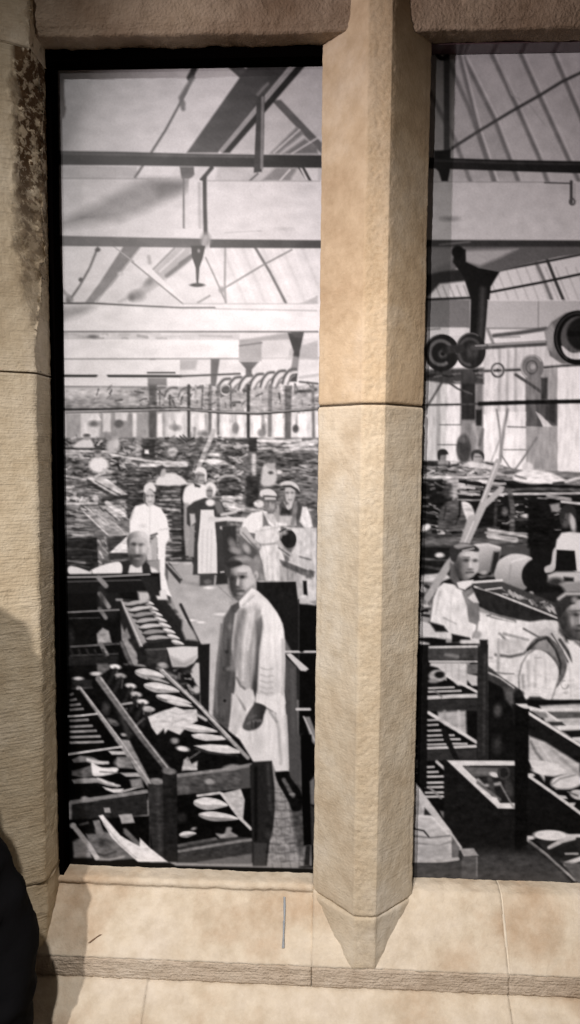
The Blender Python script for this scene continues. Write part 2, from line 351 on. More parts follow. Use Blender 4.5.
def E(cx, cy, rx, ry, tone, ang=0, soft=.5, a=1.0, own=True):
    r = max(rx, ry)
    q = window(np.array([[cx-r, cy-r], [cx+r, cy+r]]), soft+1)
    if q is None: return
    ys, xs, X, Y = q
    c, s_ = np.cos(np.radians(ang)), np.sin(np.radians(ang))
    u = (X-cx)*c+(Y-cy)*s_; v = -(X-cx)*s_+(Y-cy)*c
    rr = np.sqrt((u/rx)**2+(v/ry)**2); d = (1-rr)*min(rx, ry)
    lay((ys, xs), np.clip(.5+d/(2*soft), 0, 1)*a, tone, X, Y, own and a > .6)
def RING(cx, cy, rx, ry, w, tone, ang=0, a0=0, a1=360, soft=.5):
    t = np.radians(np.linspace(a0, a1, 28)); c, s_ = np.cos(np.radians(ang)), np.sin(np.radians(ang))
    x = rx*np.cos(t); y = ry*np.sin(t)
    S(np.stack([cx+x*c-y*s_, cy+x*s_+y*c], 1), w, tone, soft)
def LAST(cx, cy, l, h, ang, top=225, low=120):      # a printed shoe last: pointed, pale above, shaded below
    t = np.radians(ang); c, s_ = np.cos(t), np.sin(t)
    def rot(q): return [[cx+x*c-y*s_, cy+x*s_+y*c] for x, y in q]
    P(rot([(-l/2, -h*.1), (-l*.2, -h*.5), (l*.25, -h*.35), (l/2, h*.05), (l*.3, h*.3), (-l*.1, h*.55), (-l*.42, h*.3)]), low, .6, True)
    P(rot([(-l/2, -h*.12), (-l*.2, -h*.5), (l*.25, -h*.35), (l/2, h*.05), (l*.1, h*.05), (-l*.2, h*.1)]), top, .6, True)
def STREAKS(s, n, tones, length, wid, ang=0, seed=1, jit=6):
    p = pts(s); R = np.random.default_rng(seed)
    x0, y0 = p.min(0); x1, y1 = p.max(0); k = 0; tries = 0
    while k < n and tries < n*20:
        tries += 1
        x = R.uniform(x0, x1); y = R.uniform(y0, y1); ins = False
        for i in range(len(p)):
            (ax, ay), (bx, by) = p[i], p[(i+1) % len(p)]
            if (ay > y) != (by > y) and x < (bx-ax)*(y-ay)/(by-ay)+ax: ins = not ins
        if not ins: continue
        k += 1; L = R.uniform(*length); w = R.uniform(*wid); t = np.radians(ang+R.normal(0, jit))
        dx, dy = np.cos(t)*L/2, np.sin(t)*L/2
        if dy == 0: dy = .01
        tone = tones[R.integers(len(tones))]
        S([[x-dx, y-dy], [x, y+R.normal(0, .4)], [x+dx, y+dy]], w, tone, .6, a=R.uniform(.55, .95), own=False)
def blur(A, r):
    k = np.exp(-.5*(np.arange(-int(3*r+1), int(3*r+1)+1)/r)**2); k /= k.sum(); h = len(k)//2
    B = np.pad(A, ((h, h), (0, 0)), 'edge'); A = sum(k[i]*B[i:i+A.shape[0]] for i in range(len(k)))
    B = np.pad(A, ((0, 0), (h, h)), 'edge'); return sum(k[i]*B[:, i:i+A.shape[1]] for i in range(len(k)))

def TEX(s, amp, sx, sy, seed, soft=3):                # fine clutter or cloth texture inside an outline
    p = pts(s); w_ = window(p, 1)
    if w_ is None: return
    ys, xs, X, Y = w_
    R = np.random.default_rng(seed); N = R.normal(0, 1, (X.shape[0]+24, X.shape[1]+24))
    def b1(A, r, ax):
        k = np.exp(-.5*(np.arange(-int(3*r+1), int(3*r+1)+1)/r)**2); k /= k.sum()
        return np.apply_along_axis(lambda v: np.convolve(v, k, 'same'), ax, A)
    N = b1(b1(N, sx*SS, 1), sy*SS, 0)[12:-12, 12:-12]; N = N/N.std()
    ins = np.zeros(X.shape, bool); n = len(p)
    for i in range(n):
        (x0, y0), (x1, y1) = p[i], p[(i+1) % n]
        if y0 != y1: ins ^= ((y0 > Y) != (y1 > Y)) & (X < (x1-x0)*(Y-y0)/(y1-y0)+x0)
    d, _ = seg_dist(X, Y, p, True); m = np.where(ins, np.clip(d/soft, 0, 1), 0)
    T = TONE[ys, xs]; TONE[ys, xs] = np.clip(T+N*amp*m*np.clip(T/90, .25, 1), 8, 245)
# ---- the part of the print seen through the left light
subject('workshop_roof', 'printed pale glazed roof of the workshop')
P("40,24 672,24 672,420 40,420", 222)
P("40,70 110,70 60,178 40,178", (160, (45, 120), 215, (100, 110)), 10)
P("251,24 330,24 330,182 215,182 222,150 251,62", 196, 2)
P("205,247 320,247 320,305 205,305", 226)
for k in range(12): S([[212+k*10, 247], [236+k*10, 304]], 3, 212 if k % 2 else 234, 1.5)
P("40,166 137,167 137,178 40,178", 192)
P("141,167 177,167 169,178.5 139,178.5", 230)
S("194,74 186,93 166,130 147,160 135,178", 2.4, 112, .8); S("212,40 198,62 190,78", 6, 70, 1)
S("193,78 181,98 183.5,109", 4, 120, 1.5); E(183, 104, 2.5, 3, 125, soft=1.5); E(162, 130, 1.6, 1.6, 230, soft=1)
subject('roof_strut', 'printed dark strut crossing the roof')
P("196,38 216,38 249,72 241,79", 88, 1)
P("272,101 281,100 322,143 322,154", 102, 1)
P("270,154 279,154 304,134 297,127", 128, 1.5); P("283,154 318,154 318,147 305,139", 118, 1.5)
S("274,153 300,130", 1.6, 205, .7); S("292,154 318,138", 1.6, 200, .7)
S("250,181 258,174", 2, 120); P("262,181 276,168 298,168 290,181", 140, 1.5); S("300,168 308,181", 3, 70); S("280,181 290,170", 1.6, 215)
P("300,168 318,168 318,181 306,181", 215, 1); S("303,167 311,182", 2.5, 60, .8)
subject('roof_beam', 'printed broad dark sloping roof beam')
P("262,24 320,24 293,62 218,153 187,153 254,58", (66, (290, 40), 92, (200, 150)), 1)
S("300,58 222,151", 3.4, 158, .8)
P("322,38 309,62 230,153 223,153 300,62 306,38", 46, .9)
P("180,167 194,167 195,178 182,180", 105, .8); S("202,180 212,168", 4, 70, .8); S("193,181 205,168", 6, 214, .8)
subject('roof_beam', 'printed sloping beam seen below the girder')
P("124,246 142,246 112,285 94,303 85,303 100,283", (118, (130, 250), 138, (95, 300)), .9)
S("141,247 97,302", 1.2, 175)
subject('tie_rod', 'printed thin iron tie rod')
S("98,248 90,268 80,286 71,299", 2.2, 112, .8); E(98, 250, 2.6, 2, 80, soft=.8); E(81, 280, 2.2, 2.2, 90, soft=.8); E(69, 300, 3, 4, 110, soft=1.5)
S("62,290 72,300", 3, 150, 1.5)
subject('roof_strut', 'printed pale crossing roof strut')
P("156,268 178,246 192,247 189,262 172,276 150,292 120,303 118,302 140,288", 178, 1.8)
S("167,276 192,257", 4, 118, 1); S("153,270 175,248", 1.5, 130, .8); S("160,272 184,250", 2, 210, .8)
E(137, 296, 7, 5, 140, soft=3); E(132, 298, 3, 3, 100, soft=2); E(150, 282, 5, 3, 130, -40, 2)
P("132,262 142,259 183,300 181,303", 233, .8); S("132,262 183,304", 1.4, 140, .6); S("113,246 134,262", 1.2, 170)
S("149,257 150,263", 3, 165, 1.5); E(121, 274, 3, 2, 200, soft=1)
S("206,258 214,275 226,302", 1.6, 150, .7); S("225.5,247 225,288 226,303", 1.9, 155, .8); S("255,247 270,272 286,303", 2.6, 118, .7)
S("222,290 262,266 292,250", 1.5, 132, .7); S("180,264 193,255", 3, 110, .8); E(222, 290, 3, 3, 150, soft=1.5); S("198,303 210,296", 2, 160)
P("300,304 318,296 318,304", 180, 1)
subject('overhead_pipe', 'printed dark horizontal pipe near the roof')
P("40,151 120,152 190,154 260,155 322,155.5 322,168 260,167.5 190,166.5 120,165.5 40,165", (70, (60, 158), 52, (318, 160)), .7)
S("60,153.5 190,156 258,157", 2.5, 98, 1)
subject('pipe_hanger', 'printed iron hanger holding the pipe')
P("257,96 265,95 264,150 262,172 254,173 256,130", 70, .7); S("263,98 262,168", 3, 132, .8); S("258,95 264,88 268,84", 3, 120, 1)
subject('girder', 'printed pale horizontal girder below the pipe')
P("40,178 185,179 205,181 322,181 322,240 205,238 40,236", (216, (60, 230), 222, (300, 210)), .6)
P("143,180 190,180 186,190 160,204 120,220 62,228 58,222 95,205 120,190", 143, 6, a=.85)
P("150,181 188,181 184,192 160,198", 112, 5, a=.7)
P("57,179 140,180 100,196 57,212", 208, 5, a=.7); S("82,218 95,217", 2, 140, 1)
S("183.8,178 184,228", 1.8, 120, .7); S("193,182 194,228", 8, 222, .8); S("199.5,184 200,228", 3, 190, .8)
S("204.8,178 205,205 206,240", 4, 62, .9); S("202,182 202.5,236", 1.2, 210); P("174,229 203,229 203,237 174,237", 226, .6)
S("207,181 320,181.5", 1.2, 150, .6, a=.6); S("62,178.5 170,179", 1.2, 165)
S("225,233 262,231", 1, 195); E(284, 229, 8, 1.5, 200, soft=1.5)
subject('girder_flange', 'printed dark lower edge of the girder')
P("40,235.6 205,239 205,248 40,246", (112, (60, 240), 90, (200, 240)), .6)
P("210,239.5 322,240.5 322,248.5 210,248", 76, .6)
E(206, 240, 5, 7, 150, soft=2)
subject('hanging_lamp', 'printed small black hanging lamp below the girder')
P("191.6,246 205.5,246 203,258 199.6,268 198.6,280 196.6,280 196,268 192,256", 42, .7); E(197.6, 285.3, 7.2, 1.9, 46, soft=.6); S("198,270 197.6,284", 2, 60, .6); E(199, 251, 1.5, 2, 150, soft=.8); S("204,244 206,238", 4, 170, 1)
subject('girder', 'printed pale cross beam in front of the window wall')
P("40,303 120,304 180,305 322,304 322,333 40,332", 231, .5)
P("56,308 90,304 95,308 80,316 58,322", 160, 4, a=.8)
S("62,303.5 93,303.5 130,305.5 182,308 215,308", 1.7, (80, (90, 303), 120, (200, 308)), .6); S("215,309 317,311", 1.2, 185); S("182,304 317,304", 1, 190)
S("62,332 180,332 318,332", 1.6, 116, .6)
P("40,333 180,333 180,339.5 40,339.5", 205, .8)
STREAKS("62,334 180,334 180,339 62,339", 26, [165, 185, 222, 230], (4, 12), (1.5, 3), 0, 3); E(93, 337, 5, 1.8, 120, soft=1)
P("40,339.5 239,340 239.5,359 40,359", 236, .6); S("62,359.3 239,359", 1.3, 138, .6); E(153, 360, 3, 1.2, 120); 
P("181,334 240,334 240,340 181,340", 206, .8); S("200,336 232,337", 1.5, 175, 1)
subject('ceiling_bracket', 'printed iron bracket carrying the shafting')
P("239.5,340 263,341 262,361.5 239,361.5", 168, .8); P("242,340 288,333 296,341 265,347 240,352", 168, 1.2); P("262,341 318,338 318,360 262,360", 208, 1)
P("290,349 318,341 318,360 288,360", 178, 1); S("240,346 262,343", 1.2, 110, .8)
S("180,359 320,358", 1.2, 175)
P("288,333 304,333 300,352 297,382 289,382 294,352", 62, .8); P("291,332 304,332 302,338 295,338", 80, 1)
P("211,359 220,359 216,387 211,387", 104, .9); P("240,362 259,362 252,370 252,377 246,377 246,369", 100, .9)
P("180,360 198,360 196,370 180,370", 180, 1.5); S("180,352 200,372", 1.5, 200, a=0)
subject('drive_shaft', 'printed line shaft below the beams')
P("40,360 180,360 180,386 40,386", 234, .6)
S("40,376 181,376.5", 2.6, 46, .6); S("180,376.5 240,374", 2, 84, .6); P("95,381 100,371 105,371 110,381", 226, 1)
P("40,378 150,379 150,385 40,385", 228, .8); P("148,378 167,378 167,386 148,386", 128, 1); S("148,373 175,373", 1.6, 70)
S("40,386.8 166,387.5", 1.5, 112, .5)
subject('belt_pulley', 'printed row of belts and pulleys on the line shaft')
P("40,388 322,386 322,440 40,440", 168, 1); P("62,388 120,388 110,397 62,399", 205, 2); P("62,399 120,398 120,408 62,408", 160, 2)
STREAKS("95,388 322,384 322,407 95,408", 120, [70, 90, 130, 185, 210], (3, 9), (1, 2.4), -30, 5, 40)
P("262,348 318,362 318,372 262,372", 212, 1.5, a=.5)
for k in range(7):
    x = 222+k*11; y = 384-k*1.6
    S([[x-5, y+9], [x-3, y+2], [x+2, y-4], [x+8, y-5]], 2.8, 92, .9, True); S([[x-3, y+10], [x, y+3], [x+4, y-1], [x+9, y-2]], 2.4, 214, .9, True); S([[x, y+10], [x+3, y+4], [x+7, y+1]], 1.8, 120, .9, True)
for k, x in enumerate((158, 170, 184, 196)): S([[x-5, 397], [x-3, 391], [x+2, 388], [x+7, 388]], 2, 100, .9, True); S([[x-4, 399], [x-1, 393], [x+5, 391]], 1.8, 208, .9, True)
S("190,393 216,389", 3, 190, .8); S("300,378 318,375", 3, 190, .8); S("300,382 318,384", 2, 90, .8); S("296,392 316,390", 3, 80, 1)
E(226, 391, 6, 5, 90, soft=1.5); RING(226, 390, 5, 5, 1.5, 180)
subject('window_wall', 'printed tall pale windows at the far wall')
P("62,412 320,412 320,442 62,442", 214, .8)
STREAKS("150,412 320,412 320,438 150,438", 60, [190, 232, 236, 170, 150], (5, 18), (1.5, 4), 90, 9, 8)
P("66,414 81,414 81,438 66,438", 165, 1); P("62,412 66,412 66,440 62,440", 185, 1)
P("100,412 165,412 165,442 100,442", 150, 2)
P("103,413 111,413 111,432 103,432", 212, 1); P("115,411 129,412 127,421 116,421", 214, 1); E(119, 424, 4.5, 4, 92, soft=1.2)
P("133,413 142,413 140,438 133,437", 226, 1); P("137,413 150,413 150,438 137,438", 160, 1); P("149,385 157,385 156,458 149,458", 88, 1.2)
P("88,420.5 92,415 98,415 102,420.5", 230, .8); E(94, 424, 5, 3, 110, soft=1.5)
S("189,386 189,440", 3, 66, .8); S("210.5,386 210,434", 3.4, 112, .9); S("218.5,386 218.5,434", 3, 118, .9); S("248.5,386 248.5,442", 3.2, 56, .8)
S("270.5,386 270,436", 4, 118, 1); P("285,386 292,386 291,448 285,448", 98, 1); E(236, 429, 3.5, 5, 135, soft=1.5); E(296, 429, 2.8, 3.5, 90, soft=1.2); E(263, 428, 3, 6, 120, soft=2); S("313,386 314,440", 3, 120, 1); E(176, 427, 6, 3, 150, soft=1.5)
S("231,386 231,408", 1.6, 110); S("160,390 160,410", 2, 100); S("170,396 170,410", 2, 90); S("203,386 202,410", 2, 110); S("196,386 196,410", 2, 160)
for x, w_ in ((160, 5), (180, 7), (202, 5), (226, 7), (241, 5), (257, 8), (279, 7), (302, 9)):
    P([[x-w_/2, 414], [x+w_/2, 413], [x+w_/2+.5, 437], [x-w_/2, 438]], 236, 1.1, own=False)
E(176, 428, 5, 3, 140, 0, 1.5, own=False); E(296, 429, 2.8, 3.5, 86, soft=1.2); E(236, 428, 3, 4, 130, 0, 1.5, own=False); E(205, 434, 6, 3, 120, 0, 2, own=False); E(262, 433, 4, 4, 130, 0, 1.5, own=False)
subject('overhead_cable', 'printed long dark cable sagging across the workshop')
S("40,410 120,409.5 180,408.6 221,412.6 258,413.8 320,408.8", 2.8, 44, .6); S("66,413 120,412 180,411", 1.2, 90, .5)
S("66,406.5 150,406.5 180,406", 1, 120, .5); S("62,412 180,409 221,412 258,413 318,408.6", .9, 195, .4)
subject('workshop_benches', 'printed crowd of distant benches heaped with footwear')
P("40,438 322,438 322,580 40,580", 108, 1)
STREAKS("62,438 150,438 150,475 62,475", 190, [45, 70, 120, 165, 205], (2, 9), (1, 2.4), 0, 11, 28)
STREAKS("150,438 240,438 240,480 150,480", 170, [40, 60, 80, 120, 175], (2, 10), (1, 2.4), 0, 12, 26)
STREAKS("209,440 245,440 245,520 209,520", 130, [55, 85, 135, 190, 215], (3, 12), (1.2, 3), 5, 13, 24)
STREAKS("249,438 320,438 320,455 249,455", 40, [90, 130, 180, 210], (8, 20), (1.2, 2.4), 0, 14)
P("257,455 315,455 315,490 257,490", 78, 2); STREAKS("257,455 315,455 315,490 257,490", 60, [45, 110, 140, 160], (5, 20), (1, 2), 0, 15, 10)
STREAKS("62,475 130,475 130,520 62,520", 130, [50, 80, 130, 160, 195], (3, 14), (1, 2.2), 4, 16, 14)
P("143,439 155,439 155,459 143,459", 58, 1); P("145,450 149,450 149,454 145,454", 232, .6); S("139,438 139,458", 5, 155, 1)
S("214,431 207,448 199,467", 4.5, 188, .8); S("201,440 193,460 184,481", 6, 86, 1.2); E(214, 455, 6, 2, 215, soft=1); E(214, 462, 8.5, 3, 222, soft=1); E(173, 452, 5, 4.5, 182, soft=1.2); E(171, 446, 3, 2.5, 130, soft=1)
S("65,448.5 116,449.5", 2, 58, .7); S("65,451 116,452", 2, 200, .7); S("112,455 150,461.5 185,463", 2.2, 214, .8); S("142,465.5 186,465.5", 4, 205, 1); S("142,469 186,469", 3, 66, 1)
S("66,453.5 79,453.5", 4, 190, 1); S("65,476 87,480", 2, 210, 1); S("66,462 88,463", 3, 70, 1)
S("232,441 258,441", 4, 70, 1); S("235,447 258,445", 3, 190, 1); S("258,441 290,442", 3, 220, 1); S("292,448 316,442", 5, 200, 1.2)
P("249,438 257,438 257,452 249,452", 46, 1); S("254,455 254,478", 4, 185, 1.2); P("246,476 259,476 259,508 246,508", 50, 1.4); 
S("144,484 195,484.5", 2.4, 200, .8); P("217,480 228,474 240,476 243,490 238,497 220,497", 66, 1.5); RING(229, 482, 11, 6, 3, 158, 0, 180, 350, 1)
E(232, 487, 6, 5, 90, soft=2); S("224,498 241,498", 4, 205, 1); S("225,505 243,508", 5, 220, 1); S("222,512 240,514", 4, 60, 1); E(259, 504, 5, 4, 214, soft=1); S("236,506 262,511", 3, 160, 1)
P("127,468 148,468 148,520 127,520", 66, 1.5); STREAKS("128,470 147,470 147,518 128,518", 22, [40, 110, 130], (8, 18), (1, 1.6), 0, 17)
P("155,486 182,486 186,562 155,562", 74, 1.5); STREAKS("156,487 184,487 186,560 156,560", 46, [35, 50, 140, 165, 185], (8, 24), (1.2, 2.2), 1, 18, 3)
P("172,524 198,524 198,564 172,564", 60, 1.5); STREAKS("174,524 197,524 197,562 174,562", 22, [35, 130, 150], (14, 22), (1, 1.8), 0, 19, 2); P("181,484 186,484 186,570 182,570", 46, 1)
subject('bench_trays', 'printed slanting trays on the left benches')
P("87,478 105,477 128,495 119,497 98,487", 205, .8); S("88,481 116,499", 3, 60, 1); S("96,482 120,495", 1.5, 90, .8); S("104,499 127,497", 4, 60, 1)
P("62,498 100,498 97,512 62,512", 110, 1.5); STREAKS("64,496 97,496 97,502 64,502", 14, [210, 190, 60], (3, 6), (2, 3), 0, 20, 40); S("65,504 97,503.5", 2.2, 222, .7); E(96, 499, 3, 4, 190, soft=1)
STREAKS("65,506 90,506 90,512 65,512", 10, [200, 60, 80], (3, 7), (2, 3), 0, 21, 30)
P("85,507 122,505 127,513 127,519 100,519", 150, 1); STREAKS("88,508 124,507 126,518 98,518", 18, [90, 190, 200], (6, 16), (1, 1.8), 38, 22, 6); S("107,503 124,515", 4, 215, .8)
P("62,513 91,513 92,538 62,538", 110, 1); STREAKS("64,513 91,513 91,538 64,538", 34, [55, 80, 165, 190], (8, 24), (1.2, 2), 2, 23, 4)
P("85,512 100,512 130,534 109,536", 148, .8); STREAKS("88,513 100,513 126,533 110,534", 16, [95, 180, 190], (6, 14), (1, 1.8), 40, 24, 8)
S("84,512 109,536 130,535", 1.5, 205, .6)
subject('storage_rack', 'printed dark rack at the left edge')
P("40,538 97,538 100,576 40,578", 38, 1); STREAKS("66,540 95,540 95,574 66,574", 16, [60, 70, 85], (12, 24), (1, 1.6), 2, 25, 4); S("68,561 85,563", 2, 120, 1)
P("97,532 105,533 112,560 112,572 100,574", 110, 1.2); STREAKS("98,534 106,534 112,570 102,572", 14, [70, 165, 180], (4, 8), (1.5, 2.5), 60, 26, 15)
P("107,536 130,536 130,576 112,576", 62, 1.5); P("110,553 128,536 129,553", 226, .7); S("110,556 130,556", 3, 58, 1); S("112,561 130,560", 2, 120, 1)
subject('workshop_floor', 'printed pale stone workshop floor')
P("168,562 192,562 198,575 240,575 240,740 200,740 198,670 180,620 169,590", (168, (190, 565), 196, (215, 680)), .8)
P("165,566 169,562 183,580 180,584", 60, .8); S("167,563 181,578", 2, 150, .7); E(186, 570, 8, 5, 168, soft=2); S("183,582 205,586", 3, 150, 1.5)
E(209, 588, 5, 1.3, 232, soft=.7); E(222, 614.5, 7, 1.6, 228, soft=.7); E(190, 620.5, 7, 1.2, 236, soft=.6); E(201, 622.5, 4, 1.2, 236, soft=.6); S("218,586 233,600", 1.2, 150, .7)
TEX("62,388 320,386 320,412 62,412", 13, 1.6, .8, 101); TEX("62,412 320,412 320,442 62,442", 6, 1.2, 2.2, 102)
TEX("62,438 320,438 320,520 62,520", 17, 1.6, .7, 103); TEX("62,440 250,440 240,500 62,520", 10, 3.4, .6, 104); TEX("120,500 190,486 196,566 120,570", 14, 2.4, .6, 105)
TEX("62,512 130,512 112,576 62,576", 13, 2.2, .7, 106); TEX("215,480 245,480 240,575 218,575", 14, 1.3, 1, 107); TEX("168,565 240,575 240,740 200,720", 4, 3, 2, 108)
# people of the left light, farthest first
def person(label): return subject('person', label)
p = person('printed distant worker in a white shirt at the left benches')
E(99, 465, 9.5, 8, 232, soft=1.5); E(98, 454.5, 3.4, 3.8, 165, soft=1.2); E(98, 452, 3.4, 1.8, 90, soft=1); S("104,470 111,472", 3, 190, 1)
p = person('printed distant worker bending over a bench in a pale shirt')
P("74,446 80,441 90,439 94,446 92,448 76,448", 218, 1.2, True); E(87, 437.5, 3.4, 3, 160, soft=1); E(87, 435.5, 3.3, 1.5, 80, soft=.8)
p = person('printed distant worker in a pale coat between the benches')
E(112, 446, 5, 8, 190, 20, 2); E(109, 438, 3, 3, 140, soft=1); E(117, 444, 3, 6, 205, soft=1.5)
p = person('printed dark haired worker leaning left in a white shirt')
P("158,478 165,474 176,474 186,481 184,485 158,485", 220, 1.2, True); E(162, 472, 4.2, 5.4, 178, soft=1); P("157,468 162,465 166,468 162,470 160,476 157,474", 62, 1)
p = person('printed distant worker with raised forearm beyond the capped men')
P("261,480 263,471 269,466 276,470 277,480 272,486 263,486", 196, 1.5, True); E(271.5, 465, 4.3, 5, 170, soft=1.2); E(271.5, 461.5, 4, 2, 90, soft=1); E(279.5, 472.5, 3, 2.2, 215, soft=1); E(271, 473, 2.4, 1.6, 70, soft=1); E(265, 468, 2, 4, 200, 20, 1)
p = person('printed worker with white hair in a white shirt behind the long aproned worker')
P("184,503 184,492 188,486 197,484 206,486 209,497 206,505 195,506", 230, 1, True); E(201.5, 477, 5.4, 7, 168, soft=1); P("195,474 197,468.5 204,468 207,474 206,483 204,474 199,472", 225, .8, True); S("198,475.5 204,475.5", 1.6, 95, 1.2); S("200,481 204,481", 1, 110, .7); P("194,483 201,486 200,488 195,487", 70, .7); S("199,475 197,482", 1.5, 110, 1)
P("184,503 189,503 191,528 190,556 186,556 184,530", 165, 1, a=.9)
p = person('printed worker in a dark coat and long pale apron holding a light board')
P("187,524 187,508 194,502 205,498 219,500 225,508 227,520 226,575 193,575 196,530 195,520 190,527", 62, .9)
P("213,500 221,502 225,514 218,514", 112, 1.2); P("200,575 215,574 214,585 200,586", 66, 1); E(208, 582, 4, 2.5, 105, soft=1); P("217,574 228,573 228,584 216,585", 48, 1)
P("190,514 195,514 196,522 191,527", 188, 1); P("190,527 195,525 194,557 189,558", 150, .8)
E(210.5, 490, 6, 8, 228, soft=1); E(209.8, 493, 3.4, 6, 146, soft=1); S("207.5,491 212,491", 1.2, 85, .7); E(210.5, 503, 4.5, 3.5, 228, soft=1); S("208,496.5 211.5,496.5", 1, 100, .6)
subject('apron', 'printed long pale apron', p)
P("201,510 214,510 215,520 217,545 217.5,573.5 198,574 198,545 200,525", 222, .7); 
for x in (203, 208, 212): S([[x, 530], [x-1, 572]], 1.4, 196, 1, a=.7)
use(p); S("209,521 226,519 243,520", 4.2, 216, .8); E(213, 519, 5, 2.4, 205, soft=.8); S("222,515 236,512", 3, 200, 1); S("222,528 233,530", 3.5, 210, 1)
P("222,526 236,526 238,575 226,578", 54, 1.2); E(233, 545, 3.5, 7, 120, -25, 1.5); E(236, 551, 6, 3, 150, 15, 1.5); E(234, 560, 6, 4, 48, soft=1.5); S("221,572.5 224,572", 1.4, 200)
p = person('printed worker in a white smock standing holding papers')
P("134,509 136,506 149,503 161,508 167,518 169,528 170,538 166,545 163,548 158,547 156,536 140,540 130,535 130,520", 238, .9)
S("131,520 134,510", 1.2, 190, .8); S("150,507 150,533", 1, 214, .8); E(143, 526, 3, 2, 215, soft=1.5); S("160,530 169,529", 1, 205, .7); S("151,536 157,534", 2, 90, .8)
E(149.5, 498, 5.6, 8.5, 190, soft=1); P("144,490 146,484.5 152,483.5 156,488 155,492 150,489 145,494", 222, .8, True); P("144,492 146,494 146,502 148,506 144,502", 90, .8); E(147.6, 496, 1.7, 1, 110, 0, 1); E(152.4, 496, 1.5, .9, 120, 0, 1); E(150.3, 499, .8, 1.8, 214, 0, .9); S("149,502 152,502", 1, 140, .7)
subject('papers', 'printed grey papers in the hand', p)
P("148,546 155,537 158,538 157,560.5 148,560.5", 176, .7); P("146,553 152,545 152,560 148,560", 200, .7)
use(p); P("158,545 166,545 165,575 169,590 172,597 168,601 161,596 160,580 158,560", 236, .9); P("160,592 171,597 171,602 165,603 160,598", 70, .8); P("148,561 160,560 160,575 152,575", 150, 1); S("146,568 154,571 160,577", 5, 226, 1.2); P("128,536 150,536 150,548 128,546", 226, 1)
p = person('printed bearded worker in a dark waistcoat reaching along the rack')
P("120,575 121,563 130,560 144,560 150,566 152,576", 46, .9); P("128,575 130,566 134,563 142,565 143,574", 220, .9)
P("128,553 128,541 133,535 142,534 148,540 148,552 145,562 138,568 132,563", (192, (146, 545), 96, (129, 560)), 1, True)
subject('hair', 'printed pale cropped hair', p); P("127,541 130,534 138,531 146,533 149,541 144,538 136,538 131,540 129,548", (92, (128, 540), 215, (142, 534)), .8, True)
use(p); E(134, 544.5, 2.6, 1.7, 62, 0, 1.3); E(141.5, 545, 2.8, 1.5, 92, 0, 1.3); E(137.6, 550, 1.3, 3.4, 205, 0, 1.1); E(144.5, 550, 2, 4, 206, 0, 1.6); E(132.6, 552, 1.8, 5, 120, 0, 1.5)
P("130,555 137,555.5 145,554 145,560 140,566 134,566 130,561", (62, (131, 560), 138, (144, 560)), 1.6, True); E(137.5, 556, 4, 1.3, 66, 0, 1); E(138, 559, 2.4, .7, 150, 0, .8); 
P("92,570 119,562 121,575 104,577 93,578", 230, .7, True); P("69,568 76,567 92,573 93,577 78,578 70,575", 216, .8, True); S("92,571 93,578", 1.2, 150, .6); E(71, 570, 3, 3.5, 222, soft=1)
p = person('printed capped worker with rolled sleeves in a white bib apron')
P("241,530 244,520 252,513 263,511 276,513 281,530 277,548 262,546 259,534 250,533 245,532", 230, .9)
P("240,528 246,527 253,538 263,548 262,553 257,551 246,540 240,534", 184, .8); E(260, 551.5, 3.5, 3, 128, soft=1); S("243,533 257,549", 1.4, 130, .8); P("263,512 270,522 276,526 276,514 272,511 266,513", 196, 1); P("263,512 269,524 272,527 263,527", 120, 1)
P("264,500 268,514 274,514 277,503", 110, .8); E(270.3, 502, 5.6, 9, 132, soft=1); P("265,497 276,497 276,500 265,500", 196, .7); S("265.5,501.6 275,501.6", 2.4, 88, 1.2); E(270.5, 505, 1, 2, 168, 0, 1); E(273, 507, 2, 2.6, 165, soft=1); P("274,514 280,503 283,520 279,528", 160, 1)
subject('flat_cap', 'printed pale flat cap', p); P("260,494 262,490.5 269,489 275,492 277,496 274,497 268,495.5 262,497", 214, .7, True); S("264,496.3 276,497", 1.6, 84, .7)
subject('apron', 'printed white bib apron', p)
P("256,530 266,526 279,527 280,543 291,582 260,582 263,566 259,552 262,546 255,540", 218, .8); S("256,544 264,545 280,543", 1.8, 158, .9); S("256,532 266,530 280,527", 1, 190, .8)
for x in (267, 272, 277): S([[x, 552], [x+1, 581]], 1.3, 196, 1, a=.7)
P("259,552 263,565 266,581.5 258,582 256,568", 130, 1)
p = person('printed capped worker in a dark waistcoat carrying a basket against the mullion')
P("280,515 279,505 284,501 297,500 303,506 300,520 282,524", 84, 1); P("303,507 307,507 311,517 313,527 306,530 300,522", 224, .9); P("280,516 296,516 297,526 279,526", 190, 1); S("296,503 293,524", 4, 128, .9)
P("284,502 288,499 294,500 292,508 288,511", 205, .8); P("282,507 290,511 291,514 281,514", 44, 1); E(290, 494, 5.6, 8.6, 186, soft=1); P("283,498 285,490 286,500 289,504 286,506", 100, 1); E(287.6, 493, 1.6, 1, 96, 0, 1); E(292.6, 493, 1.5, 1, 104, 0, 1); E(290.2, 496, .8, 1.8, 208, 0, .9); S("289,500 292,500", 1, 120, .7)
subject('flat_cap', 'printed pale flat cap with dark brim', p); P("280,484.5 285,481.5 292,481.5 298,486 300,492 296,489 290,486 284,486", 205, .7, True); S("284,486.6 291,486.5 297,490 299,493", 2.2, 58, .8)
subject('apron', 'printed pale apron', p)
P("284,527 300,528 317,528 317,600 303,604 297,600 296,560 290,556 296,545", 206, 1); S("311,530 313,590", 1.2, 182, 1); P("280,566 296,566 296,582 280,582", 170, 1); S("288,567 288,581", 1.5, 140, 1)
